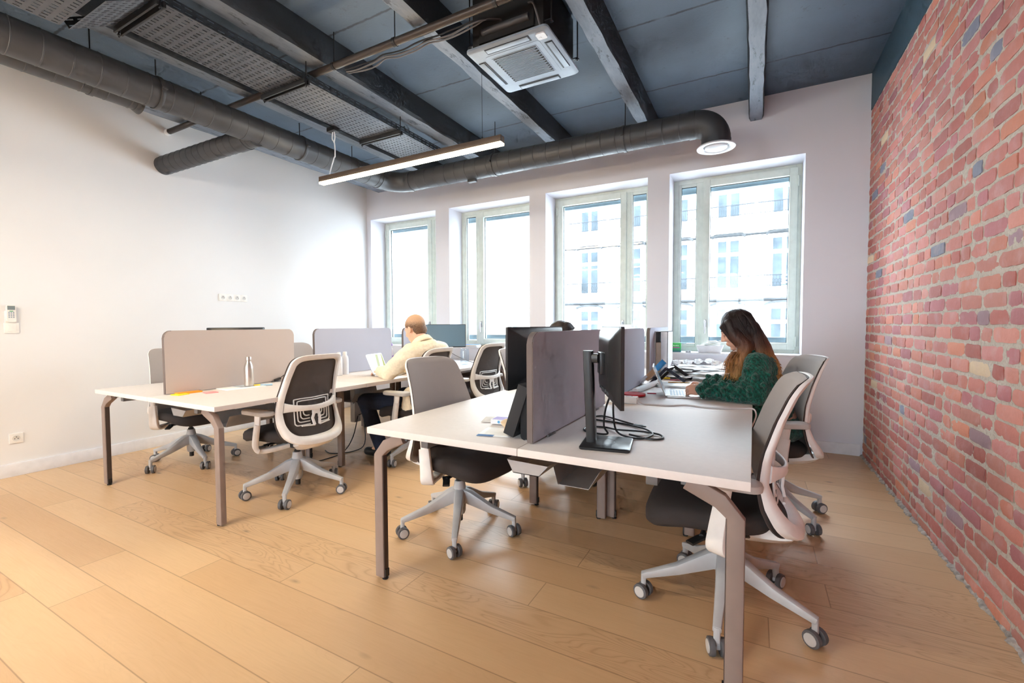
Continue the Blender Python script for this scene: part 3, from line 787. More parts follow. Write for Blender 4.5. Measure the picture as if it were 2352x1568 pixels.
P = elbow((XE, DY, DZ - R_), PI/2, 0, R_, ((1, 0, 0), (0, 0, 1)))
tube(bm, P + [P[-1] + Vector((0, 0, -.04))], DR + .003, 28, up=(0, 1, 0)); lathe(bm, [(DR+.006, -.05), (DR+.006, .0)], 28, (XE, DY, DZ), (1, 0, 0))
lathe(bm, [(DR+.006, 0), (DR+.006, .05)], 28, P[-1] + Vector((0, 0, -.05)))
obj('elbow_outlet', bm, M['duct'], d, angle=60)
bm = NB(); e = P[-1] + Vector((0, 0, -.06))
lathe(bm, [(DR, .02), (DR + .03, .012), (DR + .042, .0), (DR + .040, -.006), (DR + .018, -.008), (DR - .004, .0), (DR - .012, .012), (DR-.02, .015)], 32, e)
lathe(bm, [(DR-.022, .01), (DR - .022, -.004), (DR - .030, -.010), (.02, -.016), (.001, -.017)], 32, e)
obj('air_valve', bm, M['duct_white'], d)['label'] = 'white round air valve'
for p, ax in (((DX, 1.75, DZ), (0, 1, 0)), ((DX, 2.95, DZ), (0, 1, 0)), ((DX, 3.6, DZ), (0, 1, 0)), ((-1.09, DY, DZ), (1, 0, 0)), ((-2.5, DY, DZ), (1, 0, 0))):
    hanger(d, p, DR, ax, BZ if -3.95 < p[0] < -3.78 else CZ)
bm = NB(); bx(-2.85, DY - .02, DZ - DR - .028, -2.75, DY + .03, DZ - DR + .002, bm, bev=.003); obj('access_cover', bm, M['duct'], d)
b = thing('branch_duct', 'short spiral duct leaving the main duct and ending at the left wall', 'duct')
A_, B_ = Vector((DX + .01, 2.50, 2.885)), Vector((XL + .004, 2.36, 2.80))
dd = (B_ - A_).normalized()
bm = NB(); duct_run(bm, [A_, B_], .086, .085, start=.02); obj('straight_run', bm, M['duct'], b, angle=24)
bm = NB()
R0 = Vector((0, 0, 1)).rotation_difference(dd)
lathe(bm, [(.092, .10), (.092, .22)], 26, A_, dd); obj('saddle_collar', bm, M['duct'], b)
s2 = thing('extract_duct', 'second spiral duct beside the main one, ending open near the left wall', 'duct')
SX, SZ, SR = -4.19, 2.955, .098
bm = NB(); duct_run(bm, [(SX, YB, SZ), (SX, 1.74, SZ)], SR); obj('straight_run', bm, M['duct'], s2, angle=24)
bm = NB(); lathe(bm, [(SR + .004, -.03), (SR + .020, 0), (SR + .022, .006), (SR - .004, .004), (SR - .008, -.06), (.001, -.062)], 28, (SX, 1.742, SZ), (0, 1, 0)); obj('end_flange', bm, M['duct'], s2)
hanger(s2, (SX, 1.46, SZ), SR, (0, 1, 0), CZ)

# ---------------------------------------------------------------- perforated cable tray, slots really cut through
def slotted(bm, x0, x1, L, pitch_y, slot_y, cols, f):
    """strip in (u,v) with slots removed; f maps (u,v) to 3D. u across, v along"""
    cw = (x1-x0)/cols; rows = max(1, int(L/pitch_y)); V = {}
    def v(u, w):
        k = (round(u, 5), round(w, 5))
        if k not in V: V[k] = bm.verts.new(f(u, w))
        return V[k]
    for r in range(rows):
        w0 = r*pitch_y; ws = [w0, w0 + (pitch_y-slot_y)/2, w0 + (pitch_y+slot_y)/2, w0 + pitch_y]
        for c in range(cols):
            u0 = x0 + c*cw; us = [u0, u0 + cw*.39, u0 + cw*.61, u0 + cw]
            for i in range(3):
                for j in range(3):
                    if i == 1 and j == 1: continue
                    bm.faces.new((v(us[i], ws[j]), v(us[i+1], ws[j]), v(us[i+1], ws[j+1]), v(us[i], ws[j+1])))
def tray_piece(root, name, A, Bp, w, cols=13, lip=.055, pitch=.052, slot=.026):
    A, Bp = Vector(A), Vector(Bp); L = (Bp-A).length; t = (Bp-A)/L; s = Vector((1, 0, 0)); n = s.cross(t)
    bm = NB()
    slotted(bm, -w/2, w/2, L, slot*1.9, slot, cols, lambda u, v: A + s*u + t*v)
    o = obj(name, bm, M['tray'], root, smooth=False); so = o.modifiers.new('t', 'SOLIDIFY'); so.thickness = .002
    for sd in (-1, 1):
        bm = NB(); slotted(bm, 0, lip, L, .062, .040, 2, lambda u, v: A + s*sd*w/2 + n*u + t*v)
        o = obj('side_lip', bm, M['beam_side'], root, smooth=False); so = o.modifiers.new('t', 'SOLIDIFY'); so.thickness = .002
TX, TW, TZ = -3.235, .465, 3.05
tr = thing('cable_tray', 'wide perforated grey cable tray hanging between the ceiling beams', 'cable tray')
tray_piece(tr, 'tray_bed', (TX, 1.36, TZ), (TX, 4.12, TZ), TW)
tray_piece(tr, 'sloping_bed', (TX, 1.12, 2.90), (TX, 1.345, TZ), TW)
tray_piece(tr, 'tray_bed', (TX, -.6, 2.90), (TX, 1.12, 2.90), TW)
for y in (1.36, 2.30, 3.32):
    for q in (-.018, .018):
        bm = NB(); sweep(bm, [(TX - TW/2 - .03, y + q, TZ - .022), (TX + TW/2 + .03, y + q, TZ - .022)], .012, .036, up=(0, 0, 1), bev=.1); obj('support_channel', bm, M['rod'], tr)
    for s in (-1, 1):
        bm = NB(); tube(bm, [(TX + s*(TW/2 + .02), y, TZ - .06), (TX + s*(TW/2 + .02), y, CZ)], .0045, 6); lathe(bm, [(.010, 0), (.010, .008)], 6, (TX + s*(TW/2 + .02), y, TZ - .05)); obj('hanger_rod', bm, M['rod'], tr)
rw = random.Random(4)
for k in range(5):
    bm = NB(); x = TX + .05 + k*.035
    tube(bm, smoothline([(x + rw.uniform(-.03, .03), 1.3 + q*.35, TZ + .012 + rw.uniform(0, .01)) for q in range(9)], 3), .006, 6)
    tag(obj('data_cable', bm, pm('white_cable_sheath', rgb(190, 190, 192), .5) if k == 0 else M['rod']), 'cable lying along the perforated ceiling tray', 'cable', 'cables lying in the ceiling tray')

# ---------------------------------------------------------------- conduit crossing under the beams
M['conduit'] = pm('brown_grey_conduit', rgb(70, 64, 62), .4, .3)
c = thing('conduit_pipe', 'dark conduit pipe crossing under the ceiling beams from the left wall', 'pipe')
bm = NB(); tube(bm, [(XL + .03, 2.405, 3.145), (-.2, 2.405, 3.145)], .026, 14); obj('pipe_run', bm, M['conduit'], c)
bm = NB(); tube(bm, [(XL, 2.405, 3.145), (XL + .05, 2.405, 3.145)], .030, 14); obj('wall_collar', bm, M['duct_white'], c)['label'] = 'white collar at the wall'
for x in (-4.6, -3.55, -2.8, -2.2, -1.4):
    bm = NB(); lathe(bm, [(.030, -.012), (.030, .012)], 14, (x, 2.405, 3.145), (1, 0, 0))
    tube(bm, [(x, 2.405, 3.17), (x, 2.405, CZ if not (-3.05 < x < -2.87) else BZ)], .004, 6); obj('pipe_clip', bm, M['rod'], c)
rw = random.Random(9)
M['greywire'] = pm('grey_wire', rgb(104, 104, 108), .5)
for k in range(4):
    y0, z0 = 2.438 + .010*k, 3.112 - .010*(k % 2); P = []
    for q in range(13):
        x = -2.72 + q*.095; sag = -.010*abs(math.sin(q*PI/4)) * (1 + .5*k)
        P.append((x, y0 + rw.uniform(-.006, .006), z0 + sag))
    P += [(-1.52, 2.49, 3.13), (-1.45, 2.565, 3.15)]
    bm = NB(); tube(bm, smoothline(P, 4), .0055, 6)
    tag(obj('bundled_wire', bm, M['greywire'] if k % 2 else M['rod']), 'wire strapped under the conduit on its way to the air conditioner', 'wire', 'wires strapped under the conduit')

# ---------------------------------------------------------------- air conditioner
M['acw'] = pm('blue_grey_plastic', rgb(140, 154, 170), .45)
M['slot'] = pm('dark_louvre_gap', rgb(30, 33, 38), .6)
AX, AY, AZ, AW = -1.425, 2.845, 3.0, .59
ac = thing('air_conditioner', 'square ceiling cassette air conditioner with a dark central grille', 'air conditioner', (AX, AY, AZ))
bm = NB(); bridge(bm, [[(x, y, z) for x, y in rrect(w, w, .03, 4)] for w, z in ((AW, .024), (AW, .012), (AW - .02, .002), (AW - .05, 0))]); obj('fascia', bm, M['acw'], ac)
bm = NB(); box(bm, (0, 0, .20), (.52, .52, .35), bev=.01); bx(-.2, -.275, .05, .2, -.25, .30, bm); obj('casing', bm, M['dkplast'], ac)
bm = NB(); tube(bm, [(-.17, -.278, .11), (.17, -.278, .11)], .022, 12); obj('pipe_box', bm, M['duct'], ac)
bm = NB(); bx(-.165, -.165, -.003, .165, .165, .001, bm); bridge(bm, [[(x, y, z) for x, y in rrect(.40, .40, .02, 4)] for z in (-.001, .001)])
obj('grille_frame', bm, M['acw'], ac)
bm = NB(); bx(-.158, -.158, -.0040, .158, .158, -.0032, bm); g = obj('grille', bm, M['slot'], ac, smooth=False)
bm = NB()
for k in range(24):
    y = -.152 + k*.0132; box(bm, (0, y, -.006), (.316 - .03*(k % 2), .0048, .004))
obj('grille_bars', bm, M['acw'], g, smooth=False)
for k in range(4):
    Rm = Matrix.Rotation(PI/2*k, 3, 'Z'); bm = NB()
    box(bm, Rm @ Vector((0, -.247, -.0012)), Rm @ Vector((.32, .052, .003)) if k % 2 == 0 else Vector((.052, .32, .003)))
    fl = obj('louvre_slot', bm, M['slot'], ac, smooth=False)
    bm = NB(); box(bm, Rm @ Vector((0, -.252, -.004)), Vector((.306, .036, .005)) if k % 2 == 0 else Vector((.036, .306, .005)), bev=.001); obj('louvre_flap', bm, M['acw'], fl)
bm = NB(); bridge(bm, [[(.235 + x, -.235 + y, z) for x, y in rrect(.062, .062, .012, 4)] for z in (.002, -.008)]); lathe(bm, [(.008, -.008), (.008, -.010)], 14, (.225, -.225, 0)); obj('presence_sensor', bm, M['duct_white'], ac)['label'] = 'white square sensor in the corner'
for x, y in ((.30, .23), (-.30, -.23), (.30, -.23), (-.30, .23)):
    bm = NB(); tube(bm, [(x, y, .06), (x, y, CZ - AZ)], .005, 6); lathe(bm, [(.014, 0), (.014, .006)], 8, (x, y, .065)); box(bm, (x - .02*(1 if x > 0 else -1), y, .075), (.05, .03, .006)); obj('hanger_rod', bm, M['rod'], ac)
bm = NB(); tube(bm, smoothline([(.16, -.27, .20), (.21, -.30, .16), (.24, -.29, .06), (.245, -.27, .02)], 5), .006, 6); obj('wire', bm, M['greywire'], ac)

# ---------------------------------------------------------------- linear pendant lamp
M['lampglow'] = emat('lamp_diffuser', (1.0, .78, .48, 1), 50)
M['lampbody'] = pm('glow_tinted_lamp_body', rgb(104, 88, 76), .45, .2)  # body colour warmed and lightened to imitate the lamp's glow on it
LXa, LXb, LY, LZ = -3.703, -1.692, 3.0, 2.561
lp = thing('linear_pendant_lamp', 'long glowing linear pendant lamp hanging by cables', 'lamp', ((LXa+LXb)/2, LY, LZ)); hl = (LXb-LXa)/2
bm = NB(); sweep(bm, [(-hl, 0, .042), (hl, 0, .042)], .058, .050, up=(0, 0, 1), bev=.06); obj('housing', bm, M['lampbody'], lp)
bm = NB(); sweep(bm, [(-hl + .002, 0, .0085), (hl - .002, 0, .0085)], .056, .017, up=(0, 0, 1), bev=.1); obj('diffuser', bm, M['lampglow'], lp)['label'] = 'glowing warm white diffuser'
bm = NB(); tube(bm, [(1.832 - hl, 0, .06), (1.832 - hl, .0, BZ - LZ)], .0018, 6); lathe(bm, [(.006, .066), (.006, .09)], 8, (1.832 - hl, 0, 0)); obj('suspension_cable', bm, M['rod'], lp)
bx0 = -3.50 + (-(LXa+LXb)/2)
bm = NB(); box(bm, (bx0, -.02, TZ - LZ - .02), (.10, .07, .036), bev=.003); obj('ceiling_box', bm, M['dkplast'], lp)
bm = NB()
P = smoothline([(bx0 - .01, -.02, TZ - LZ - .036), (bx0 - .015, -.02, TZ - LZ - .10), (bx0 + .002, -.01, TZ - LZ - .14), (bx0 - .005, 0, TZ - LZ - .25), (bx0 - .02, 0, .22), (bx0 - .07, 0, .12), (bx0 - .09, 0, .062)], 5)
tube(bm, P, .0055, 8); tube(bm, smoothline([(bx0 + .012, -.02, TZ - LZ - .036), (bx0 + .02, -.02, TZ - LZ - .09), (bx0, -.015, TZ - LZ - .135)], 4), .0055, 8)
obj('flex_cable', bm, M['duct_white'], lp)['label'] = 'white power cable'

# ---------------------------------------------------------------- left wall fittings
M['wplast'] = pm('white_switch_plastic', rgb(236, 232, 226), .4)
M['lcd'] = pm('grey_display', rgb(120, 132, 134), .3)
def on_left(name, label, cat, y, z): 
    r = thing(name, label, cat, (XL, y, z)); return r
rc_ = on_left('air_conditioning_remote', 'white remote control with a grey display in its wall holder', 'remote control', 1.262, 1.308)
bm = NB(); bx(0, -.032, -.075, .012, .032, .02, bm, bev=.004); obj('wall_holder', bm, M['wplast'], rc_)
T = Matrix(((0, 0, 1, .012), (1, 0, 0, 0), (0, 1, 0, 0), (0, 0, 0, 1)))
bm = NB(); prism(bm, rrect(.052, .138, .018, 5), .018, T); obj('handset', bm, M['wplast'], rc_)
bm = NB(); bx(.030, -.021, .028, .0312, .021, .060, bm); obj('display', bm, M['lcd'], rc_)
bm = NB()
for k in range(4):
    for q in range(3): bx(.030, -.017 + q*.0125, -.035 + k*.013, .0318, -.009 + q*.0125, -.027 + k*.013, bm)
obj('buttons', bm, M['acw'], rc_)
bm = NB(); bx(.030, -.010, .014, .0318, .010, .021, bm); obj('power_button', bm, pm('green_button', rgb(110, 170, 120), .5), rc_)
sw = on_left('light_switch', 'white light switch plate just below the remote control', 'switch', 1.265, 1.192)
bm = NB(); bx(0, -.042, -.042, .009, .042, .042, bm, bev=.004); obj('plate', bm, M['wplast'], sw)
bm = NB(); bx(.009, -.022, -.026, .013, .022, .026, bm, bev=.002); obj('rocker', bm, M['wplast'], sw)
def socket_face(root, y, z):
    bm = NB(); bx(0, y - .040, z - .040, .010, y + .040, z + .040, bm, bev=.004); p = obj('socket_plate', bm, M['wplast'], root)
    bm = NB(); lathe(bm, [(.023, .0095), (.022, .011), (.020, .0105), (.019, .0102)], 20, (0, y, z), (1, 0, 0)); obj('socket_ring', bm, pm('socket_shade', rgb(214, 211, 206), .5) if 'socket_shade' not in bpy.data.materials else bpy.data.materials['socket_shade'], p)
    bm = NB()
    for s in (-1, 1): lathe(bm, [(.0032, 0), (.0032, .0118)], 8, (0, y + s*.0095, z - .003), (1, 0, 0))
    lathe(bm, [(.003, 0), (.003, .017)], 8, (0, y, z + .010), (1, 0, 0)); obj('pin_holes', bm, M['slot'], p)
so = on_left('wall_socket', 'single white wall socket low on the left wall', 'socket', 1.262, .305); socket_face(so, 0, 0)
sq = on_left('socket_strip', 'row of four white sockets high on the left wall above the desk', 'socket', 2.895, 1.517)
for k in range(4): socket_face(sq, k*.078, 0)
# ---------------------------------------------------------------- people: capsules and ellipsoids fused into one skin by a voxel remesh
def cap(bm, p0, r0, p1, r1, seg=14, flat=1.0, up=None):
    a, b = Vector(p0), Vector(p1); d = (b-a).normalized(); P, R = [], []
    for k in range(5, 0, -1):
        t = PI/2*k/5*.97; P.append(a - d*r0*math.sin(t)); R.append(r0*math.cos(t))
    P += [a, a*.67 + b*.33, a*.33 + b*.67, b]; R += [r0, r0*.67 + r1*.33, r0*.33 + r1*.67, r1]
    for k in range(1, 6):
        t = PI/2*k/5*.97; P.append(b + d*r1*math.sin(t)); R.append(r1*math.cos(t))
    return tube(bm, P, R, seg, sy=flat, up=up)
def ell(bm, c, r, R=None):
    Mx = Matrix.Translation(c) @ (R.to_4x4() if R is not None else Matrix.Identity(4)) @ Matrix.Diagonal((*r, 1))
    bmesh.ops.create_icosphere(bm, subdivisions=3, radius=1, matrix=Mx); return bm
def chain(bm, pts, rads, **k):
    for i in range(len(pts) - 1): cap(bm, pts[i], rads[i], pts[i+1], rads[i+1], **k)
def fuse(bm, voxel, smooth=4, fac=.5):
    me = bpy.data.meshes.new('tmp'); bm.to_mesh(me); bm.free(); o = bpy.data.objects.new('tmp', me); C.objects.link(o)
    m = o.modifiers.new('r', 'REMESH'); m.mode = 'VOXEL'; m.voxel_size = voxel
    if smooth: s = o.modifiers.new('s', 'SMOOTH'); s.factor = fac; s.iterations = smooth
    dg = bpy.context.evaluated_depsgraph_get(); ev = o.evaluated_get(dg)
    out = bmesh.new(); out.from_mesh(ev.to_mesh()); ev.to_mesh_clear()
    bpy.data.objects.remove(o); bpy.data.meshes.remove(me); return out
def skin_mat(name, c):
    t = NT(name); v = t.coord(); n = t.noise(v, 22, 4); n2 = t.noise(v, 160, 2)
    col = t.mix(t.math('MULTIPLY', n, .4), c, tuple(x*y for x, y in zip(c[:3], (.92, .72, .66))) + (1,))
    b = t.bsdf(col, .5, 0, t.bump(n2, .08, .002)); b.inputs['Subsurface Weight'].default_value = .12; b.inputs['Subsurface Radius'].default_value = (.012, .005, .003)
    return t.m
def hair_mat(name, stops, z0, z1):
    t = NT(name); v = t.coord(); sp = t.n('ShaderNodeSeparateXYZ'); t.put(sp.inputs[0], v)
    n = t.noise(t.mapping(v, (170, 170, 9)), 1, 4, .6)
    z = t.math('ADD', t.math('DIVIDE', t.math('SUBTRACT', sp.outputs[2], z0), z1 - z0), t.math('MULTIPLY', t.math('SUBTRACT', n, .5), .5))
    col = t.mix(t.ramp(n, [(.35, (1, 1, 1)), (.6, (0, 0, 0))]), t.ramp(z, stops), t.mix(1.0, t.ramp(z, stops), rgb(150, 140, 134), 'MULTIPLY')); t.bsdf(col, .5, 0, t.bump(n, .8, .006)); return t.m
def head_prims(bm, Hm, k=1.0, ears=True, jaw=1.0):
    """head about 0.24 high; Hm maps head space (+X face, +Y left, +Z up) to person space"""
    R3 = Hm.to_3x3(); P = lambda x, y, z: Hm @ Vector((x*k, y*k, z*k))
    E_ = lambda c, r: ell(bm, P(*c), [q*k for q in r], R3)
    E_((-.008, 0, .032), (.099, .076, .090)); E_((.030, 0, -.020), (.066, .064, .088)); E_((.045, 0, -.070), (.046, .050*jaw, .044)); E_((.072, 0, -.102), (.020, .024*jaw, .016))
    E_((.078, 0, .022), (.020, .052, .012)); E_((.066, .036, -.030), (.026, .022, .024)); E_((.066, -.036, -.030), (.026, .022, .024))
    cap(bm, P(.090, 0, .012), .0085*k, P(.110, 0, -.026), .0105*k); ell(bm, P(.111, 0, -.030), (.012*k, .011*k, .009*k), R3)
    for s in (-1, 1): E_((.077, s*.031, .003), (.0135, .016, .011))
    for s in (-1, 1): ell(bm, P(.100, s*.013, -.034), (.010*k, .008*k, .007*k), R3)
    E_((.089, 0, -.060), (.014, .026, .0075)); E_((.087, 0, -.072), (.013, .022, .0075))
    if ears:
        for s in (-1, 1): E_((-.012, s*.076, -.012), (.019, .010, .031)); E_((-.004, s*.074, -.036), (.009, .008, .010))
    cap(bm, P(-.022, 0, -.06), .052*k, P(-.045, 0, -.16), .054*k)
def hand_prims(bm, w, d, n, thumb, curl=.5, k=1.0):
    """wrist w, pointing d, back-of-hand normal n, thumb = +1/-1 side. palm plus four unequal fingers and a thumb"""
    w, d, n = Vector(w), Vector(d).normalized(), Vector(n).normalized(); n = (n - d*n.dot(d)).normalized(); s = d.cross(n) * thumb
    Rm = Matrix((d, s, n)).transposed()
    ell(bm, w + d*.046*k, (.052*k, .040*k, .016*k), Rm); cap(bm, w - d*.03, .025*k, w + d*.02*k, .024*k)
    for i, (off, ln, r) in enumerate(((.030, .078, .0085), (.010, .088, .0088), (-.010, .082, .0085), (-.029, .064, .0075))):
        p = w + d*.082*k + s*off*k; a = 0; q = [p - d*.02*k, p]; c = curl*(1 + .10*i)
        for seg in (.46, .31, .23):
            a += c; q.append(q[-1] + (d*math.cos(a) - n*math.sin(a) + s*off*.8)*ln*seg*k)
        chain(bm, q, [r*k*1.1, r*k*1.08, r*k, r*k*.92, r*k*.8], seg=10)
    b = w + d*.025*k + s*.028*k
    chain(bm, [b, b + (d*.6 + s*.75 - n*.25).normalized()*.035*k, b + (d*.9 + s*.75 - n*.45).normalized()*.066*k, b + (d*1.2 + s*.45 - n*.7).normalized()*.088*k], [.014*k, .012*k, .0105*k, .008*k], seg=10)
def head_matrix(c, fwd):
    x = Vector(fwd).normalized(); y = Vector((0, 0, 1)).cross(x).normalized(); z = x.cross(y)
    Mx = Matrix((x, y, z)).transposed().to_4x4(); Mx.translation = Vector(c); return Mx
def lock(bm, P, r0, r1, rng, n=4, wave=.008):
    ph = rng.uniform(0, 6); P = smoothline(P, n); m = len(P); Q = []
    for i, p in enumerate(P):
        t = i/(m-1); a = wave * t * math.sin(ph + t*9); Q.append(p + Vector((a, wave*t*math.cos(ph + t*7), 0)))
    tube(bm, Q, [r0 + (r1-r0)*(i/(m-1))**1.5 for i in range(m)], 6, sy=.6)
def eyes(root, body, Hm, k, iris, shut=False):
    for s in (-1, 1):
        if shut:
            bm = NB(); chain(bm, [Hm @ Vector((.0905*k, s*.018*k, -.001*k)), Hm @ Vector((.0915*k, s*.030*k, -.005*k)), Hm @ Vector((.084*k, s*.044*k, -.002*k))], [.0014*k, .0018*k, .0012*k], seg=8); obj('eyelashes', bm, M['brow'], body)
        else:
            bm = NB(); ell(bm, Hm @ Vector((.0775*k, s*.030*k, .004*k)), (.0105*k,)*3); e = obj('eye', bm, M['eyewhite'], body)
            bm = NB(); ell(bm, Hm @ Vector((.084*k, s*.031*k, .002*k)), (.0048*k,)*3); obj('iris', bm, iris, e)
        bm = NB(); chain(bm, [Hm @ Vector((.090*k, s*.014*k, .024*k)), Hm @ Vector((.091*k, s*.032*k, .029*k)), Hm @ Vector((.080*k, s*.050*k, .022*k))], [.003*k, .0036*k, .002*k], seg=8); obj('eyebrow', bm, M['brow'], body)
M['eyewhite'] = pm('eye_white', rgb(232, 228, 224), .25); M['iris'] = pm('brown_iris', rgb(70, 46, 30), .2); M['brow'] = pm('dark_eyebrow', rgb(58, 40, 30), .7)
def knit_material():
    t = NT('green_chunky_knit'); v = t.coord()
    w = t.n('ShaderNodeTexWave', wave_type='BANDS', bands_direction='DIAGONAL'); t.put(w.inputs['Vector'], t.mapping(v, (1, 1.0, .55))); w.inputs['Scale'].default_value = 26; w.inputs['Distortion'].default_value = 6.0; w.inputs['Detail'].default_value = 2; w.inputs['Detail Scale'].default_value = 5
    vo = t.voronoi(t.mapping(v, (1, 1, .7)), 62); f = t.noise(v, 240, 3)
    h = t.math('ADD', t.math('MULTIPLY', w.outputs[1], .35), t.math('ADD', t.math('MULTIPLY', t.math('SUBTRACT', 1.0, vo), .5), t.math('MULTIPLY', f, .25)))
    col = t.ramp(h, [(.25, rgb(2, 44, 36)), (.62, rgb(8, 88, 72)), (.95, rgb(22, 122, 104))])
    b = t.bsdf(col, .9, 0, t.bump(h, .9, .008)); b.inputs['Sheen Weight'].default_value = .35; b.inputs['Sheen Roughness'].default_value = .4
    return t.m

# ---- woman in the green jumper (faces -X)
WX, WY = .10, 3.27
wom = thing('person', 'woman with long hair in a chunky green jumper, looking down at a laptop', 'person', (WX, WY, 0))
L_ = lambda x, y, z: (x - WX, y - WY, z)
Hm = head_matrix(L_(-.094, 3.27, 1.168), (-.90, -.02, -.43))
skin_w = skin_mat('fair_skin', rgb(226, 176, 152))
JW = dict(hip=L_(.17, 3.27, .53), chest=L_(.05, 3.27, .86), nk=L_(-.01, 3.27, 1.0))
def legs(bm, hip, knees, ankles, r=(.088, .062, .042), toe=None):
    for (h, k_, a) in zip(hip, knees, ankles):
        chain(bm, [h, k_], [r[0], r[1]]); m = Vector(k_)*.6 + Vector(a)*.4; chain(bm, [k_, m, a], [r[1]*.95, r[1]*.92, r[2]])
hipW = [L_(.13, 3.18, .53), L_(.13, 3.36, .53)]; knW = [L_(-.30, 3.15, .53), L_(-.30, 3.40, .53)]; anW = [L_(-.20, 3.15, .09), L_(-.32, 3.40, .09)]
bm = NB(); head_prims(bm, Hm)
cap(bm, L_(-.06, 3.27, 1.06), .050, L_(.015, 3.27, .98), .056)
ell(bm, L_(.035, 3.27, .90), (.085, .155, .12)); ell(bm, L_(.07, 3.27, .76), (.085, .135, .15)); ell(bm, L_(.14, 3.27, .60), (.105, .165, .12))
shW = [L_(.02, 3.11, .955), L_(.03, 3.43, .955)]; elW = [L_(.02, 3.015, .785), L_(.0, 3.50, .79)]; wrW = [L_(-.275, 3.075, .785), L_(-.27, 3.38, .78)]
for s, e, w in zip(shW, elW, wrW): chain(bm, [s, e, w], [.048, .038, .024])
hand_prims(bm, wrW[0], (-1, .12, -.05), (-.15, -.80, .62), 1, .62, 1.0)
hand_prims(bm, wrW[1], (-1, -.15, -.12), (0, .25, 1), -1, .35, .95)
legs(bm, hipW, knW, anW, (.072, .05, .034))
for a in anW: cap(bm, a, .034, (a[0] - .12, a[1], .035), .03)
body = obj('body', fuse(bm, .0048, 3), skin_w, wom, angle=180)
eyes(wom, body, Hm, 1.0, M['iris'], True)
M['lips'] = pm('soft_lips', rgb(196, 110, 104), .4)
# jumper: bulky torso, sleeves with bobbles
bm = NB(); rg = random.Random(11)
ell(bm, L_(.03, 3.27, .92), (.115, .185, .115)); ell(bm, L_(.025, 3.27, .80), (.125, .190, .16)); ell(bm, L_(.085, 3.27, .655), (.145, .205, .15)); ell(bm, L_(.13, 3.27, .56), (.16, .215, .10))
cap(bm, L_(.0, 3.27, 1.0), .078, L_(.02, 3.27, .95), .10)
for s, e, w in zip(shW, elW, wrW):
    chain(bm, [s, Vector(s)*.5 + Vector(e)*.5, e], [.078, .082, .066]); chain(bm, [e, Vector(e)*.5 + Vector(w)*.5, w], [.066, .060, .050])
    s, e, w = Vector(s), Vector(e), Vector(w)
    for (a, b, ra, n0) in ((s.lerp(e, .35), e, .080, 14), (e, w, .057, 44)):
        d = (b-a).normalized(); u = d.orthogonal().normalized(); v = d.cross(u)
        for k in range(n0):
            t = (k + .5)/n0; ang = k*2.4; p = a.lerp(b, t) + (u*math.cos(ang) + v*math.sin(ang))*(ra + .002)
            if p.z > .748: ell(bm, p, (.0195, .0195, .0195))
for k in range(16): # welt folds round the hem and body
    z = .60 + .022*k
jb = fuse(bm, .0065, 2)
for v in jb.verts:
    p = v.co; n = noise.noise(p*16) * .006 + noise.noise(p*55)*.003; v.co = p + v.normal*n
obj('jumper', jb, knit_material(), wom, angle=180)
bm = NB(); legs(bm, hipW, knW, anW, (.088, .064, .05)); ell(bm, L_(.14, 3.27, .545), (.12, .19, .09)); obj('trousers', fuse(bm, .009, 3), pm('black_trousers', rgb(28, 30, 32), .85), wom, angle=180)
for a in anW:
    bm = NB(); cap(bm, (a[0] + .03, a[1], .045), .042, (a[0] - .15, a[1], .036), .036, flat=.95); bm2 = fuse(bm, .008, 2); obj('shoe', bm2, M['dkplast'], wom, angle=180)
# hair
rg = random.Random(21); bm = NB(); R3 = Hm.to_3x3()
ell(bm, Hm @ Vector((-.016, 0, .038)), (.102, .086, .094), R3)
ell(bm, Hm @ Vector((-.050, 0, -.03)), (.062, .078, .090), R3)
cap(bm, Hm @ Vector((-.062, 0, -.03)), .064, L_(.040, 3.27, 1.02), .072, flat=1.0)
chain(bm, [L_(.055, 3.25, 1.03), L_(.105, 3.23, .97), L_(.135, 3.20, .90)], [.05, .035, .015])
for sgn, ends in ((1, L_(-.100, 3.150, .880)), (-1, L_(-.125, 3.37, .90))):
    a = Hm @ Vector((.026, sgn*.060, .055)); b_ = Hm @ Vector((.028, sgn*.078, -.03)); c_ = Hm @ Vector((.004, sgn*.086, -.115))
    chain(bm, [a, b_, c_, Vector(c_).lerp(Vector(ends), .55), ends], [.036, .043, .048, .046, .030])
hb = fuse(bm, .006, 3)
for v in hb.verts:
    p = v.co; v.co = p + v.normal*(noise.noise(Vector((p.x*75, p.y*75, p.z*7)))*.0035 + noise.noise(Vector((p.x*22, p.y*22, p.z*9)))*.006)
def strand(a, pts, r): lock(hb, [a] + pts, r, .0015, rg, 4, .012)
for k in range(360):      # near and far front curtains
    sgn = 1 if k < 250 else -1; t = rg.random(); x0 = .088 - .14*t
    p0 = Hm @ Vector((x0, sgn*rg.uniform(.0, .01), .116 - 4*max(0, x0 - .02)**2*3 - .3*max(0, x0-.03)))
    p1 = Hm @ Vector((x0*.9 + .010, sgn*.074, .075 - .35*max(0, x0 - .02))); p2 = Hm @ Vector((.072 - .115*t, sgn*(.088 + rg.uniform(-.004, .010) - .02*max(0, .3 - t)), -.03))
    p3 = Hm @ Vector((.048 - .085*t, sgn*.097, -.12))
    ex = (-.165 + .12*t) + rg.uniform(-.015, .015); ez = rg.uniform(.84, .95)
    ey = 3.135 + rg.uniform(-.02, .06) if sgn > 0 else 3.38 + rg.uniform(-.03, .02)
    p4 = Vector(L_(ex*.55 - .045 + .03*t, ey + (.01 if sgn > 0 else -.01), 1.0)); strand(p0, [p1, p2, p3, p4, Vector(L_(ex, ey, ez))], rg.uniform(.0022, .0045))
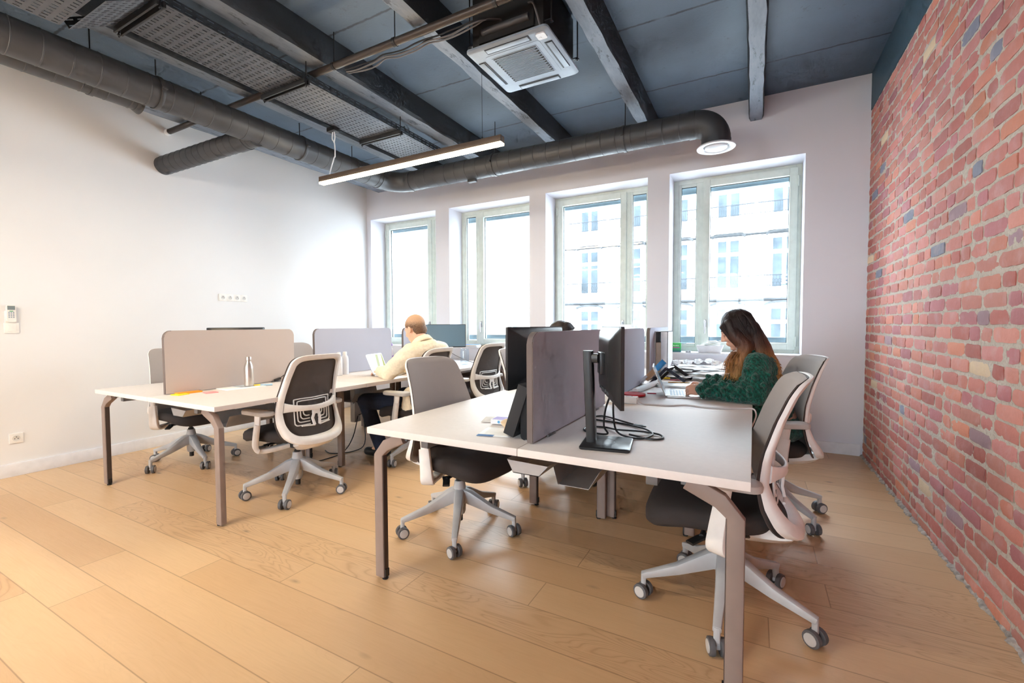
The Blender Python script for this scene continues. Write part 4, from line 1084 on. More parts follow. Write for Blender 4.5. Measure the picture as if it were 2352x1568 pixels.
for k in range(240):      # back
    a = rg.uniform(-1.25, 1.25); sy = math.sin(a)
    p0 = Hm @ Vector((rg.uniform(-.07, .0), sy*.03, .112)); p1 = Hm @ Vector((-.068 - .034*math.cos(a), sy*.085, .06)); p2 = Hm @ Vector((-.074 - .036*math.cos(a), sy*.092, -.03)); p3 = Hm @ Vector((-.066 - .045*math.cos(a), sy*.10, -.10))
    ez = rg.uniform(.855, .97); y = 3.27 - sy*.10
    strand(p0, [p1, p2, p3, Vector(L_(.072 + .02*math.cos(a), y, 1.0)), Vector(L_(.115 + .03*rg.random() + .25*(.97-ez)*.4, y, ez))], rg.uniform(.0022, .0045))
obj('hair', hb, hair_mat('ombre_hair', [(0, rgb(226, 172, 106)), (.34, rgb(206, 140, 76)), (.60, rgb(112, 66, 44)), (.85, rgb(42, 24, 22))], .84, 1.22), wom, angle=180)['label'] = 'long hair, dark brown turning honey blond at the tips'

# ---- man in the cream jacket (faces -X, seen from behind)
MX, MY = -2.62, 3.18
man = thing('person', 'man with short thinning hair in a cream jacket and navy trousers, seen from behind', 'person', (MX, MY, 0))
L_ = lambda x, y, z: (x - MX, y - MY, z)
Hm = head_matrix(L_(-2.722, 3.19, 1.170), (-.90, .16, -.40))
skin_m = skin_mat('tan_skin', rgb(238, 192, 162))
shM = [L_(-2.63, 3.015, .955), L_(-2.58, 3.385, .955)]; elM = [L_(-2.82, 2.95, .785), L_(-2.80, 3.46, .79)]; wrM = [L_(-3.03, 3.06, .778), L_(-3.02, 3.32, .775)]
hipM = [L_(-2.52, 3.09, .53), L_(-2.50, 3.28, .53)]; knM = [L_(-3.16, 3.0, .50), L_(-3.02, 3.36, .52)]; anM = [L_(-2.97, 3.0, .09), L_(-3.05, 3.38, .09)]
bm = NB(); head_prims(bm, Hm, 1.04, jaw=1.1)
cap(bm, L_(-2.675, 3.19, 1.08), .056, L_(-2.61, 3.19, .98), .064)
ell(bm, L_(-2.58, 3.19, .88), (.11, .18, .14)); ell(bm, L_(-2.53, 3.18, .70), (.10, .155, .17)); ell(bm, L_(-2.50, 3.18, .58), (.11, .17, .11))
for s, e, w in zip(shM, elM, wrM): chain(bm, [s, e, w], [.056, .044, .028])
hand_prims(bm, wrM[0], (-.9, .3, -.1), (0, -.1, 1), 1, .35, 1.05); hand_prims(bm, wrM[1], (-.95, -.1, -.1), (0, .1, 1), -1, .35, 1.05)
legs(bm, hipM, knM, anM, (.08, .055, .038))
for a in anM: cap(bm, a, .036, (a[0] - .14, a[1], .035), .03)
body = obj('body', fuse(bm, .0055, 3), skin_m, man, angle=180); eyes(man, body, Hm, 1.04, M['iris'])
bm = NB()
ell(bm, L_(-2.585, 3.19, .90), (.135, .205, .125)); ell(bm, L_(-2.56, 3.19, .78), (.145, .20, .18)); ell(bm, L_(-2.53, 3.18, .62), (.155, .205, .17)); ell(bm, L_(-2.53, 3.18, .50), (.17, .215, .085))
chain(bm, [L_(-2.60, 3.02, .955), L_(-2.57, 3.19, 1.0), L_(-2.57, 3.37, .955)], [.085, .085, .085])
for s, e, w in zip(shM, elM, wrM): chain(bm, [s, Vector(s).lerp(Vector(e), .5), e], [.088, .084, .072]); chain(bm, [e, Vector(e).lerp(Vector(w), .6), w], [.072, .060, .046])
cap(bm, L_(-2.63, 3.0, .60), .06, L_(-2.62, 2.99, .455), .075); 
jm = fuse(bm, .008, 4)
for v in jm.verts:
    p = v.co; n = noise.noise(Vector((p.x*9, p.y*9, p.z*22)))*.010 + noise.noise(p*40)*.002
    v.co = p + v.normal*n
jk = obj('jacket', jm, pm('cream_fleece', rgb(250, 232, 204), .95, nz=(60, .08), bp=(260, .5, .004)), man, angle=180)
bm = NB(); P = [Hm @ Vector((-.035 + .085*math.cos(a), .088*math.sin(a), -.150 - .02*math.cos(a))) for a in [PI*.28 + k*(2*PI - PI*.56)/18 for k in range(19)]]
sweep(bm, P, .022, .062, up=(0, 0, 1), bev=.45); obj('collar', fuse(bm, .006, 3), jk.data.materials[0], jk, angle=180)
bm = NB(); legs(bm, hipM, knM, anM, (.102, .074, .058)); ell(bm, L_(-2.50, 3.18, .54), (.14, .20, .10)); obj('trousers', fuse(bm, .009, 3), pm('navy_trousers', rgb(30, 38, 58), .85, nz=(30, .2), bp=(90, .4, .004)), man, angle=180)
for a in anM:
    bm = NB(); cap(bm, (a[0] + .04, a[1], .05), .046, (a[0] - .17, a[1], .038), .038); obj('shoe', fuse(bm, .008, 2), M['dkplast'], man, angle=180)
bm = NB(); R3 = Hm.to_3x3()
ell(bm, Hm @ Vector((-.014, 0, .030)), (.108, .086, .098), R3); ell(bm, Hm @ Vector((-.055, 0, -.03)), (.056, .076, .060), R3)
hm = fuse(bm, .006, 2)
inv = Hm.inverted(); kill = []
for v in hm.verts:                                          # keep only the hair area: sides, back and a thin top
    q = inv @ v.co
    if q.x > .052 or (q.z < -.015 + .55*(q.x + .03) and q.x > -.045) or q.z < -.085: kill.append(v)
    else: v.co += (Hm.to_3x3() @ Vector((0, 0, noise.noise(v.co*90)*.003)))
bmesh.ops.delete(hm, geom=kill, context='VERTS')
def thin_hair():
    t = NT('short_brown_hair'); v = t.coord('Object'); n = t.noise(v, 130, 4, .7)
    b_ = t.n('ShaderNodeSeparateXYZ'); t.put(b_.inputs[0], v)
    top = t.ramp(t.math('ADD', t.math('MULTIPLY', t.math('SUBTRACT', b_.outputs[2], 1.175), 12.0), t.math('MULTIPLY', t.math('SUBTRACT', n, .5), .7)), [(.2, (0, 0, 0)), (.75, (1, 1, 1))])
    col = t.mix(t.math('MULTIPLY', top, .62), t.ramp(n, [(.3, rgb(88, 62, 46)), (.7, rgb(138, 104, 78))]), rgb(228, 186, 152))
    t.bsdf(col, .7, 0, t.bump(n, .5, .003)); return t.m
ho = obj('hair', hm, thin_hair(), man, angle=180)

# ---- dark-haired person behind the screen (faces +X)
GX, GY = -1.50, 3.29
gl = thing('person', 'dark haired person whose head just shows above the mottled grey screen', 'person', (GX, GY, 0))
L_ = lambda x, y, z: (x - GX, y - GY, z)
Hm = head_matrix(L_(-1.335, 3.30, 1.098), (.93, .12, -.36))
skin_g = skin_w
sh = [L_(-1.43, 3.46, .92), L_(-1.43, 3.12, .92)]; el_ = [L_(-1.34, 3.50, .77), L_(-1.34, 3.08, .77)]; wr = [L_(-1.12, 3.40, .77), L_(-1.12, 3.18, .77)]
hp = [L_(-1.56, 3.38, .53), L_(-1.56, 3.20, .53)]; kn = [L_(-1.14, 3.40, .53), L_(-1.14, 3.18, .53)]; an = [L_(-1.18, 3.40, .09), L_(-1.18, 3.18, .09)]
bm = NB(); head_prims(bm, Hm, .97); cap(bm, L_(-1.36, 3.30, 1.0), .048, L_(-1.43, 3.30, .92), .056)
ell(bm, L_(-1.46, 3.29, .84), (.085, .15, .13)); ell(bm, L_(-1.49, 3.29, .70), (.085, .135, .15)); ell(bm, L_(-1.55, 3.29, .58), (.10, .165, .11))
for s, e, w in zip(sh, el_, wr): chain(bm, [s, e, w], [.048, .038, .024])
hand_prims(bm, wr[0], (1, -.1, -.1), (0, 0, 1), 1, .35, .95); hand_prims(bm, wr[1], (1, .1, -.1), (0, 0, 1), -1, .35, .95)
legs(bm, hp, kn, an, (.072, .05, .034))
body = obj('body', fuse(bm, .0065, 3), skin_g, gl, angle=180); eyes(gl, body, Hm, .97, M['iris'])
bm = NB(); ell(bm, L_(-1.46, 3.29, .84), (.11, .175, .135)); ell(bm, L_(-1.50, 3.29, .68), (.115, .165, .16)); ell(bm, L_(-1.55, 3.29, .58), (.125, .18, .09))
for s, e, w in zip(sh, el_, wr): chain(bm, [s, e, w], [.066, .054, .036])
obj('jumper', fuse(bm, .009, 3), pm('grey_jumper', rgb(120, 118, 122), .95), gl, angle=180)
bm = NB(); legs(bm, hp, kn, an, (.088, .064, .048)); obj('trousers', fuse(bm, .010, 3), pm('dark_trousers', rgb(36, 38, 46), .9), gl, angle=180)
for a in an:
    bm = NB(); cap(bm, (a[0] - .03, a[1], .045), .040, (a[0] + .15, a[1], .036), .034); obj('shoe', fuse(bm, .008, 2), M['dkplast'], gl, angle=180)
bm = NB(); R3 = Hm.to_3x3(); ell(bm, Hm @ Vector((-.020, 0, .040)), (.102, .083, .094), R3); ell(bm, Hm @ Vector((-.055, 0, -.03)), (.062, .078, .08), R3); ell(bm, Hm @ Vector((-.125, 0, -.01)), (.045, .045, .045), R3)
hb = fuse(bm, .007, 3); rg = random.Random(5)
for k in range(40):
    a = -1.3 + 2.6*k/39
    lock(hb, [Hm @ Vector((.072 - .03*abs(math.sin(a)), .075*math.sin(a), .105 - .07*abs(math.sin(a))**2)), Hm @ Vector((.0, .086*math.sin(a), .128 - .09*abs(math.sin(a))**3)), Hm @ Vector((-.085, .06*math.sin(a), .06 - .06*abs(math.sin(a)))), Hm @ Vector((-.125, .02*math.sin(a), -.005))], .008, .005, rg, 4, .002)
obj('hair', hb, hair_mat('dark_brown_hair', [(0, rgb(70, 50, 44)), (.6, rgb(52, 38, 36)), (1, rgb(60, 48, 46))], 1.0, 1.24), gl, angle=180)
# ---------------------------------------------------------------- things on the desks
M['black'] = pm('satin_black', rgb(36, 36, 38), .35); M['blackm'] = pm('matt_black', rgb(42, 41, 43), .75)
M['alu'] = pm('silver_aluminium', rgb(196, 194, 192), .32, .75); M['inox'] = pm('brushed_bottle_steel', rgb(206, 198, 190), .28, .85, nz=(3, .05))
M['paper'] = pm('white_paper', rgb(250, 250, 248), .8); M['kraft'] = pm('kraft_cardboard', rgb(196, 154, 118), .85)
M['whitebox'] = pm('white_card', rgb(228, 228, 232), .7)
def flatmat(n, r, g, b, ro=.6): return pm(n, rgb(r, g, b), ro)
def one(name, label, cat, bm, m, loc=(0, 0, 0), rz=0, group=None, **k):
    o = obj(name, bm, m, None, loc=loc, rot=(0, 0, rz), **k); return tag(o, label, cat, group)
def screen_mat():
    t = NT('dark_screen'); t.bsdf(rgb(104, 130, 148), .22); return t.m
M['scr'] = screen_mat()
def monitor(label, loc, rz, swivel=0.0, zc=.325, fwd=.03, w=.49, h=.286, col=None, group=None, tilt=0.0):
    """stand on the desk; panel faces local +Y"""
    r = thing('computer_monitor', label, 'monitor', loc, rz, group); col = col or M['black']
    bm = NB(); bridge(bm, [[(x, y, z) for x, y in rrect(q, s, .012, 3)] for q, s, z in ((.196, .186, 0), (.20, .19, .003), (.20, .19, .009), (.194, .184, .012))])
    base = obj('base_plate', bm, col, r)
    bm = NB(); lathe(bm, [(.055, .0118), (.055, .0124), (.0535, .0124), (.0535, .0118)], 32, (0, -.02, 0)); obj('turntable', bm, M['dkplast'], base)
    bm = NB(); sweep(bm, [(0, -.06, .010), (0, -.075, zc + .045)], .052, .036, up=(0, 1, 0), bev=.18); lathe(bm, [(.02, 0), (.02, .004)], 16, (0, -.076, zc + .043)); obj('column', bm, col, r)
    a = swivel; d = Vector((-math.sin(a), math.cos(a), 0)); pc = Vector((0, fwd, zc))
    bm = NB(); sweep(bm, [(0, -.07, zc + .018), pc - d*.052 + Vector((0, 0, .018))], .040, .036, up=(0, 0, 1), bev=.25); box(bm, pc - d*.046, (.085, .02, .085), rot=Matrix.Rotation(a, 3, 'Z'), bev=.006); obj('arm', bm, col, r)
    R4 = Matrix.Translation(pc) @ Matrix.Rotation(a, 4, 'Z') @ Matrix.Rotation(tilt, 4, 'X')
    bm = NB(); T = Matrix(((1, 0, 0, 0), (0, 0, 1, -.012), (0, 1, 0, 0), (0, 0, 0, 1)))
    prism(bm, rrect(w, h, .006, 3), .012, T)
    bridge(bm, [[(x, y, z) for x, z in rrect(q, s, .01, 3)] for q, s, y in ((w - .01, h - .01, -.012), (w*.86, h*.84, -.026), (w*.62, h*.66, -.036), (w*.56, h*.60, -.038))])
    bridge(bm, [[(x, y, z - .02) for x, z in rrect(w*.5, h*.16, .01, 3)] for y in (-.0375, -.0385)])
    bmesh.ops.transform(bm, matrix=R4, verts=bm.verts); p = obj('panel', bm, col, r)
    bm = NB(); prism(bm, rrect(w - .014, h - .018, .002, 2), .0008, Matrix.Translation((0, 0, .003)) @ T @ Matrix.Translation((0, 0, .0122))); bmesh.ops.transform(bm, matrix=R4, verts=bm.verts); obj('display', bm, M['scr'], p, smooth=False)
    for x in (-.10, -.04, .04, .10):
        bm = NB(); box(bm, R4 @ Vector((x, -.030, -h*.36)), (.02, .014, .012)); obj('port', bm, M['dkplast'], p, smooth=False)
    return r
rad = math.radians
monitor('black monitor with its back to the camera on the right half of the near desk', (-.505, 1.725, TOP), rad(-80.5), rad(15), zc=.325, fwd=.022)
monitor('black monitor on the other side of the mottled grey screen, seen over its top corner', (-.925, 1.995, TOP), rad(82), 0, zc=.322, fwd=.02)
monitor('monitor hidden behind the beige screen of the left desk, only its top edge showing', (-3.83, 2.26, TOP), rad(92), 0, zc=.315, fwd=.05)
monitor('monitor with a blank blue grey display at the window end of the left desk', (-3.37, 4.52, TOP), rad(-140), 0, zc=.335, fwd=.03, col=M['dkplast'])
monitor('monitor behind the pale screen, its pale top corner by the window', (-1.05, 4.36, TOP), rad(88), 0, zc=.325, fwd=.05, col=M['alu'])
# cables of the near monitor
def cable(name, label, pts, r=.0042, m=None, group=None, n=5, cat='cable'):
    bm = NB(); tube(bm, smoothline(pts, n), r, 8); return one(name, label, cat, bm, m or M['black'])
z = TOP + .0045
cable('monitor_cable', 'black cable looping widely over the desk behind the near monitor stand', [(-.50, 1.80, .93), (-.505, 1.815, .84), (-.50, 1.84, .765), (-.46, 1.85, z+.006), (-.40, 1.87, z), (-.37, 1.94, z+.004), (-.42, 2.03, z+.004), (-.52, 2.10, z), (-.60, 2.13, z), (-.68, 2.14, z), (-.72, 2.18, z), (-.68, 2.24, z), (-.60, 2.18, z+.004), (-.54, 2.12, z+.008), (-.49, 2.10, z+.004)])
cable('monitor_cable', 'black cable drooping from the near monitor into a flat oval coil', [(-.515, 1.83, .93), (-.545, 1.84, .85), (-.555, 1.85, .775), (-.545, 1.87, z+.004), (-.60, 1.87, z), (-.66, 1.90, z), (-.665, 1.97, z), (-.60, 2.0, z), (-.52, 1.945, z+.008), (-.43, 1.96, z+.008), (-.35, 1.965, z+.002), (-.325, 1.91, z), (-.37, 1.875, z), (-.46, 1.90, z+.004)])
bm = NB(); box(bm, (0, 0, .006), (.045, .016, .011), bev=.003); box(bm, (.028, 0, .006), (.014, .011, .006))
one('cable_plug', 'black video plug at the end of the loose cable behind the monitor stand', 'plug', bm, M['black'], (-.465, 2.095, TOP), rad(-8))
bm = NB(); bx(-.10, -.026, 0, .10, .026, .042, bm, bev=.006)
ps = thing('power_strip', 'white power strip lying behind the near black monitor', 'power strip', (-.705, 2.70, TOP)); obj('strip_body', bm, M['wplast'], ps)
for k in range(3):
    bm = NB(); lathe(bm, [(.020, .0405), (.020, .043), (.017, .043), (.016, .041)], 16, (-.065 + k*.058, 0, 0)); obj('outlet', bm, M['acw'], ps)
M['whitecord'] = pm('white_cord', rgb(222, 214, 210), .5)
cable('extension_cable', 'white cord running from the power strip over the right edge of the near desk', [(-.605, 2.70, z+.02), (-.57, 2.69, z), (-.50, 2.685, z), (-.435, 2.69, z), (-.38, 2.735, z), (-.33, 2.76, z), (-.24, 2.73, z), (-.14, 2.745, z), (-.05, 2.79, z), (.0, 2.795, z+.002), (.016, 2.79, z-.02), (.012, 2.78, .68), (-.02, 2.76, .60)], .0042, M['whitecord'])
# paddle, rolled paper, laptop and clutter around the woman
pd = thing('table_tennis_bat', 'red table tennis bat lying half hidden behind the near monitor', 'bat', (-.695, 2.985, TOP), rad(200))
bm = NB(); lathe(bm, [(.074, .004), (.076, .006), (.076, .016), (.074, .018)], 36); obj('blade', bm, pm('red_rubber', rgb(196, 34, 44), .6), pd)
bm = NB(); sweep(bm, [(.06, 0, .012), (.16, 0, .014)], [.022, .028], [.018, .022], up=(0, 0, 1), bev=.4); obj('handle', bm, pm('pale_handle_wood', rgb(232, 206, 160), .6), pd)
bm = NB(); tube(bm, [(-.705, 3.06, TOP + .021), (-.660, 3.56, TOP + .021)], .020, 16); one('paper_roll', 'rolled sheet of white paper lying behind the open laptop', 'paper roll', bm, M['paper'])
def laptop(label, loc, rz, open_deg, w=.30, d=.21, scr=None, lidm=None):
    """hinge along local X at the origin; base goes to +Y, lid leans back over -Y"""
    r = thing('laptop', label, 'laptop', loc, rz)
    bm = NB(); bridge(bm, [[(x, y + d/2, zz) for x, y in rrect(w - q, d - q, .012, 4)] for q, zz in ((.008, 0), (0, .004), (0, .012), (.003, .014))]); b = obj('base', bm, M['alu'], r)
    bm = NB()
    for rr in range(5):
        for c in range(12): bx(-w*.42 + c*w*.07, .028 + rr*.0185, .0138, -w*.42 + c*w*.07 + w*.058, .028 + rr*.0185 + .0155, .0148, bm)
    obj('keyboard', bm, M['acw'], b, smooth=False)
    bm = NB(); bx(-.05, .128, .0138, .05, d - .015, .0144, bm); obj('trackpad', bm, M['whitebox'], b, smooth=False)
    a = rad(open_deg - 90); T = Matrix(((1, 0, 0, 0), (0, math.cos(a), -math.sin(a), 0), (0, math.sin(a), math.cos(a), .012), (0, 0, 0, 1)))
    bm = NB(); P = Matrix(((1, 0, 0, 0), (0, 0, 1, -.006), (0, 1, 0, d/2 - .004), (0, 0, 0, 1))); prism(bm, rrect(w, d - .008, .012, 4), .006, T @ P); l = obj('lid', bm, lidm or M['alu'], r)
    bm = NB(); prism(bm, rrect(w - .014, d - .024, .004, 2), .0007, T @ P @ Matrix.Translation((0, 0, .0062))); obj('display', bm, scr or M['scr'], l, smooth=False)
    return r
laptop('slim silver laptop open in front of the woman in green', (-.520, 3.15, TOP), rad(-80), 113)
def lit_screen():
    t = NT('lit_laptop_screen'); v = t.coord(); sp = t.n('ShaderNodeSeparateXYZ'); t.put(sp.inputs[0], v); x = t.math('ADD', sp.outputs[0], t.math('MULTIPLY', sp.outputs[2], .28))
    c = t.ramp(t.math('ADD', t.math('MULTIPLY', x, 3.0), .5), [(0, rgb(170, 176, 120)), (.26, rgb(176, 182, 128)), (.27, rgb(255, 255, 252)), (.46, rgb(255, 255, 252)), (.47, rgb(186, 194, 160)), (.60, rgb(176, 188, 150)), (.61, rgb(255, 255, 255))])
    e = t.n('ShaderNodeEmission'); t.put(e.inputs[0], c); e.inputs[1].default_value = 1.0; t.t.links.new(e.outputs[0], t.out.inputs[0]); t.t.nodes['Color Ramp'].color_ramp.interpolation = 'CONSTANT'
    return t.m
laptop('open laptop with a bright striped display in front of the man in the cream jacket', (-3.125, 3.17, TOP), rad(-72), 112, scr=lit_screen())
bm = NB(); bridge(bm, [[(x, y, q) for x, y in rrect(.30, .21, .012, 4)] for q in (0, .016)]); one('closed_laptop', 'closed grey laptop behind the open one, a yellow pencil on it', 'laptop', bm, M['alu'], (-.50, 3.60, TOP), rad(6))
def pencil(label, a, b, m, r=.0038):
    bm = NB(); tube(bm, [a, Vector(a).lerp(Vector(b), .9), b], [r, r, .0006], 6); return one('pencil', label, 'pencil', bm, m)
pencil('yellow pencil lying on the closed grey laptop', (-.585, 3.655, TOP + .020), (-.42, 3.685, TOP + .020), flatmat('yellow_pencil_paint', 240, 178, 50))
pencil('thin red pencil on the desk behind the lid of the open laptop', (-.635, 3.12, TOP + .004), (-.575, 3.13, TOP + .004), flatmat('red_pencil_paint', 200, 70, 90))
bm = NB(); bridge(bm, [[(x, y, q) for x, y in rrect(.148, .072, .010, 4)] for q in (0, .008)]); ph = thing('smartphone', 'smartphone lying beside the open laptop of the woman', 'phone', (-.455, 3.36, TOP), rad(4)); obj('phone_case', bm, M['alu'], ph)
bm = NB(); bx(-.068, -.032, .008, .068, .032, .0085, bm); obj('display', bm, M['black'], ph, smooth=False)
# laptop stand with a parcel on it
st = thing('laptop_stand', 'folding black laptop stand shaped like a peaked roof, behind the laptop', 'laptop stand', (-.6, 3.7, TOP))
for ox, oy in ((0, 0), (.025, .225)):
    bm = NB(); pts = [(-.107 + ox, -.14 + oy, .008), (-.008 + ox, 0 + oy, .122), (.114 + ox, .146 + oy, .008)]
    sweep(bm, pts[:2], .024, .012, up=(.6, -.8, 0)); sweep(bm, pts[1:], .024, .012, up=(.6, -.8, 0)); obj('side_frame', bm, pm('dark_blue_stand', rgb(48, 58, 76), .4) if not ox else M['blackm'], st)
bm = NB(); tube(bm, [(-.008, 0, .120), (.017, .225, .120)], .006, 8); tube(bm, [(-.095, -.12, .02), (-.07, .105, .02)], .005, 8); obj('cross_rod', bm, M['steel'], st)
d0 = Vector((.135, .03, .145)).normalized(); Rp = look(d0, (0, 1, 0))
pc_ = thing('parcel', 'small kraft parcel with blue tape propped on the laptop stand', 'parcel', (-.672, 3.60, TOP + .115))
bm = NB(); box(bm, (0, 0, 0), (.038, .10, .20), rot=Rp, bev=.003); obj('carton', bm, M['kraft'], pc_)
bm = NB(); box(bm, d0*.055, (.0400, .102, .088), rot=Rp, bev=.003); obj('tape', bm, flatmat('bright_blue_tape', 20, 150, 220, .4), pc_)
bm = NB(); box(bm, -d0*.095 + Vector((-.02, 0, -.005)), (.02, .13, .075), rot=Rp, bev=.003); obj('envelope', bm, M['whitebox'], pc_)
# paper muddle on the window desk
rp = random.Random(8)
def sheet(w, h, bend, seed):
    bm = NB(); n = 6; rs = random.Random(seed); g = [[bm.verts.new((w*(i/n - .5), h*(j/n - .5), .001 + bend*noise.noise(Vector((i*.45 + seed*3.1, j*.45, seed))) + bend)) for i in range(n + 1)] for j in range(n + 1)]
    for j in range(n):
        for i in range(n): bm.faces.new((g[j][i], g[j][i+1], g[j+1][i+1], g[j+1][i]))
    return bm
for k in range(26):
    y = 3.98 + .95*rp.random(); x = -.70 + .62*rp.random()
    o = one('paper_sheet', 'loose white paper in the muddle on the desk under the right hand window', 'paper', sheet(.21, .297, .006, k), M['paper'], (x, y, TOP + .002 + .0035*k), rp.uniform(0, 3), 'loose papers under the right hand window'); o.modifiers.new('t', 'SOLIDIFY').thickness = .0006
for k in range(7):
    x, y = -.62 + .085*k + rp.uniform(-.02, .02), 4.55 + rp.uniform(-.2, .32); bm = NB(); ell(bm, (0, 0, 0), (.045, .035, .022))
    for v in bm.verts: v.co *= 1 + .5*noise.noise(v.co*60 + Vector((k, k, 0)))
    one('crumpled_paper', 'crumpled scrap of white paper on the heap under the right hand window', 'paper', bm, M['paper'], (x, y, TOP + .12), rp.uniform(0, 3), 'crumpled scraps under the right hand window', angle=15)
bm = NB(); tube(bm, [(-.745, 4.0, TOP + .010), (-.625, 4.01, TOP + .010)], .009, 10); one('highlighter', 'yellow highlighter pen lying under the laptop stand', 'pen', bm, flatmat('yellow_pen', 240, 206, 60))
bm = NB(); lathe(bm, [(.018, 0), (.020, .003), (.020, .028), (.016, .032)], 16); one('bottle_cap', 'small bright blue cap seen through the laptop stand', 'cap', bm, flatmat('blue_cap', 30, 90, 220), (-.690, 4.33, TOP + .03))
bm = NB(); tube(bm, [(-.62, 3.93, TOP + .006), (-.50, 3.97, TOP + .006)], .004, 8); one('pen', 'thin pink pen lying behind the laptop stand', 'pen', bm, flatmat('pink_pen', 226, 120, 150))
mf = thing('magazine_file', 'white magazine file with a beige folder beside the last screen', 'file box', (-.715, 4.22, TOP))
bm = NB()
for q in ((-.055, -.13, 0, -.051, .13, .41), (.051, -.13, 0, .055, .13, .41), (-.055, .126, 0, .055, .13, .41), (-.055, -.13, 0, .055, .13, .004), (-.002, -.13, .0, .055, -.126, .41), (-.055, -.13, .405, .055, .13, .41)): bx(*q, bm)
obj('file_shell', bm, M['whitebox'], mf, smooth=False)
bm = NB(); bx(-.047, -.122, .004, -.004, .12, .31, bm); obj('folder', bm, pm('beige_folder', rgb(206, 186, 166), .8), mf, smooth=False)
# window sill things
SZ_ = WS + .002
gb = thing('tea_box', 'small green carton with a pink band on the sill of the right hand window', 'box', (-.735, 5.10, SZ_), rad(4))
def green():
    t = NT('green_carton'); v = t.coord(); sp = t.n('ShaderNodeSeparateXYZ'); t.put(sp.inputs[0], v)
    c = t.ramp(t.math('MULTIPLY', sp.outputs[2], 9.0), [(0, rgb(60, 110, 150)), (.22, rgb(70, 170, 130)), (.45, rgb(60, 200, 110)), (1, rgb(96, 206, 110))]); t.bsdf(c, .5); return t.m
bm = NB(); bx(-.048, -.03, 0, .048, .03, .098, bm, bev=.001); obj('carton', bm, green(), gb)
bm = NB(); bx(-.036, -.0308, .044, .036, -.0302, .054, bm); obj('band', bm, flatmat('magenta_band', 206, 84, 180), gb, smooth=False)
bm = NB()
for k, w in enumerate((.006, .004, .005, .007, .004, .006, .005)): bx(-.027 + k*.0082, -.0308, .066, -.027 + k*.0082 + w, -.0302, .072 + .004*(k in (0, 4)), bm)
obj('lettering', bm, M['paper'], gb, smooth=False)
bm = NB(); lathe(bm, [(.017, 0), (.026, 0), (.026, .018), (.017, .018)], 24, caps=False); r_ = one('tape_roll', 'small roll of grey tape on the sill between the green carton and white tray', 'tape', bm, M['steel'], (-.61, 5.06, SZ_))
tb = thing('paper_tray', 'white tray heaped with white paper on the sill of the right hand window', 'tray', (-.405, 5.13, SZ_))
bm = NB(); bridge(bm, [[(x, y, q) for x, y in rrect(w, d, .02, 4)] for w, d, q in ((.21, .13, 0), (.26, .17, .075), (.252, .162, .075), (.20, .12, .006))]); obj('tray_shell', bm, M['whitebox'], tb)
for k in range(5):
    o = one('paper_sheet', 'white paper piled in the tray on the right hand window sill', 'paper', sheet(.19 - .02*k, .13 - .01*k, .006, 40 + k), M['paper'], (-.405 + .01*k, 5.13, SZ_ + .070 + .011*k), .2*k, 'papers in the sill tray'); o.modifiers.new('t', 'SOLIDIFY').thickness = .002
bb = thing('book', 'flat blue book on the sill behind the blank blue grey monitor', 'book', (-3.37, 5.11, SZ_), rad(8)); bm = NB(); bx(-.10, -.07, 0, .10, .07, .030, bm, bev=.002); obj('cover', bm, flatmat('blue_cover', 74, 120, 190), bb)
bm = NB(); bx(-.097, -.071, .004, .101, .066, .026, bm); obj('pages', bm, M['paper'], bb, smooth=False)
# left side of the near desk
lb = thing('black_box', 'flat black box leaning on the left of the mottled grey screen', 'box', (-.90, 1.735, TOP))
bm = NB(); Rb = Matrix.Rotation(rad(19), 3, 'Y'); box(bm, Rb @ Vector((0, 0, .118)) + Vector((.0, 0, .008)), (.050, .215, .222), rot=Rb, bev=.0025); obj('box_shell', bm, M['blackm'], lb)
bm = NB(); box(bm, Rb @ Vector((.026, .0, .118)) + Vector((.0, 0, .008)), (.002, .19, .19), rot=Rb); obj('grille_cloth', bm, M['black'], lb, smooth=False)
bm = NB(); sweep(bm, [(-.8275, 1.635, TOP + .114), (-.8275, 1.90, TOP + .114)], .030, .226, up=(0, 0, 1), bev=.48); one('black_sleeve', 'black padded sleeve standing between the black box and the grey screen', 'sleeve', bm, pm('black_felt', rgb(24, 24, 28), .9))
o = one('paper_sheet', 'grey sheet of paper on the left of the near desk under a small carton', 'paper', sheet(.20, .13, .002, 61), pm('grey_paper', rgb(214, 208, 204), .8), (-1.09, 1.93, TOP + .001), rad(20)); o.modifiers.new('t', 'SOLIDIFY').thickness = .0008
sb = thing('small_carton', 'small white carton with a blue mark on the left of the near desk', 'box', (-1.045, 1.865, TOP + .004), rad(8)); bm = NB(); bx(-.06, -.035, 0, .06, .035, .022, bm, bev=.001); obj('carton', bm, M['whitebox'], sb)
bm = NB(); lathe(bm, [(.0065, 0), (.0065, .0006)], 14, (-.018, -.0352, .011), (0, -1, 0)); bx(-.006, -.0358, .009, .012, -.0352, .012, bm); obj('printed_mark', bm, flatmat('blue_print', 90, 160, 210), sb, smooth=False)
bm = NB(); bx(-.052, -.033, .022, .058, .030, .0226, bm); obj('purple_edge', bm, flatmat('purple_print', 150, 130, 200), sb, smooth=False)
o = one('leaflet', 'white leaflet with a blue corner at the foot of the black box', 'leaflet', sheet(.15, .16, .0015, 66), [M['paper'], flatmat('blue_leaflet_print', 90, 130, 180)], (-.985, 1.70, TOP + .001), rad(12)); o.modifiers.new('t', 'SOLIDIFY').thickness = .0006
for p in o.data.polygons:
    if p.center.y < -.05 and p.center.x < -.01: p.material_index = 1
bm = NB(); lathe(bm, [(.004, 0), (.016, .003), (.012, .012), (.024, .022), (.030, .034), (.020, .044), (.006, .050)], 18); one('wooden_top', 'small turned pale wood ornament beside the black box', 'ornament', bm, pm('pale_turned_wood', rgb(226, 196, 160), .5), (-.975, 1.76, TOP + .0015))
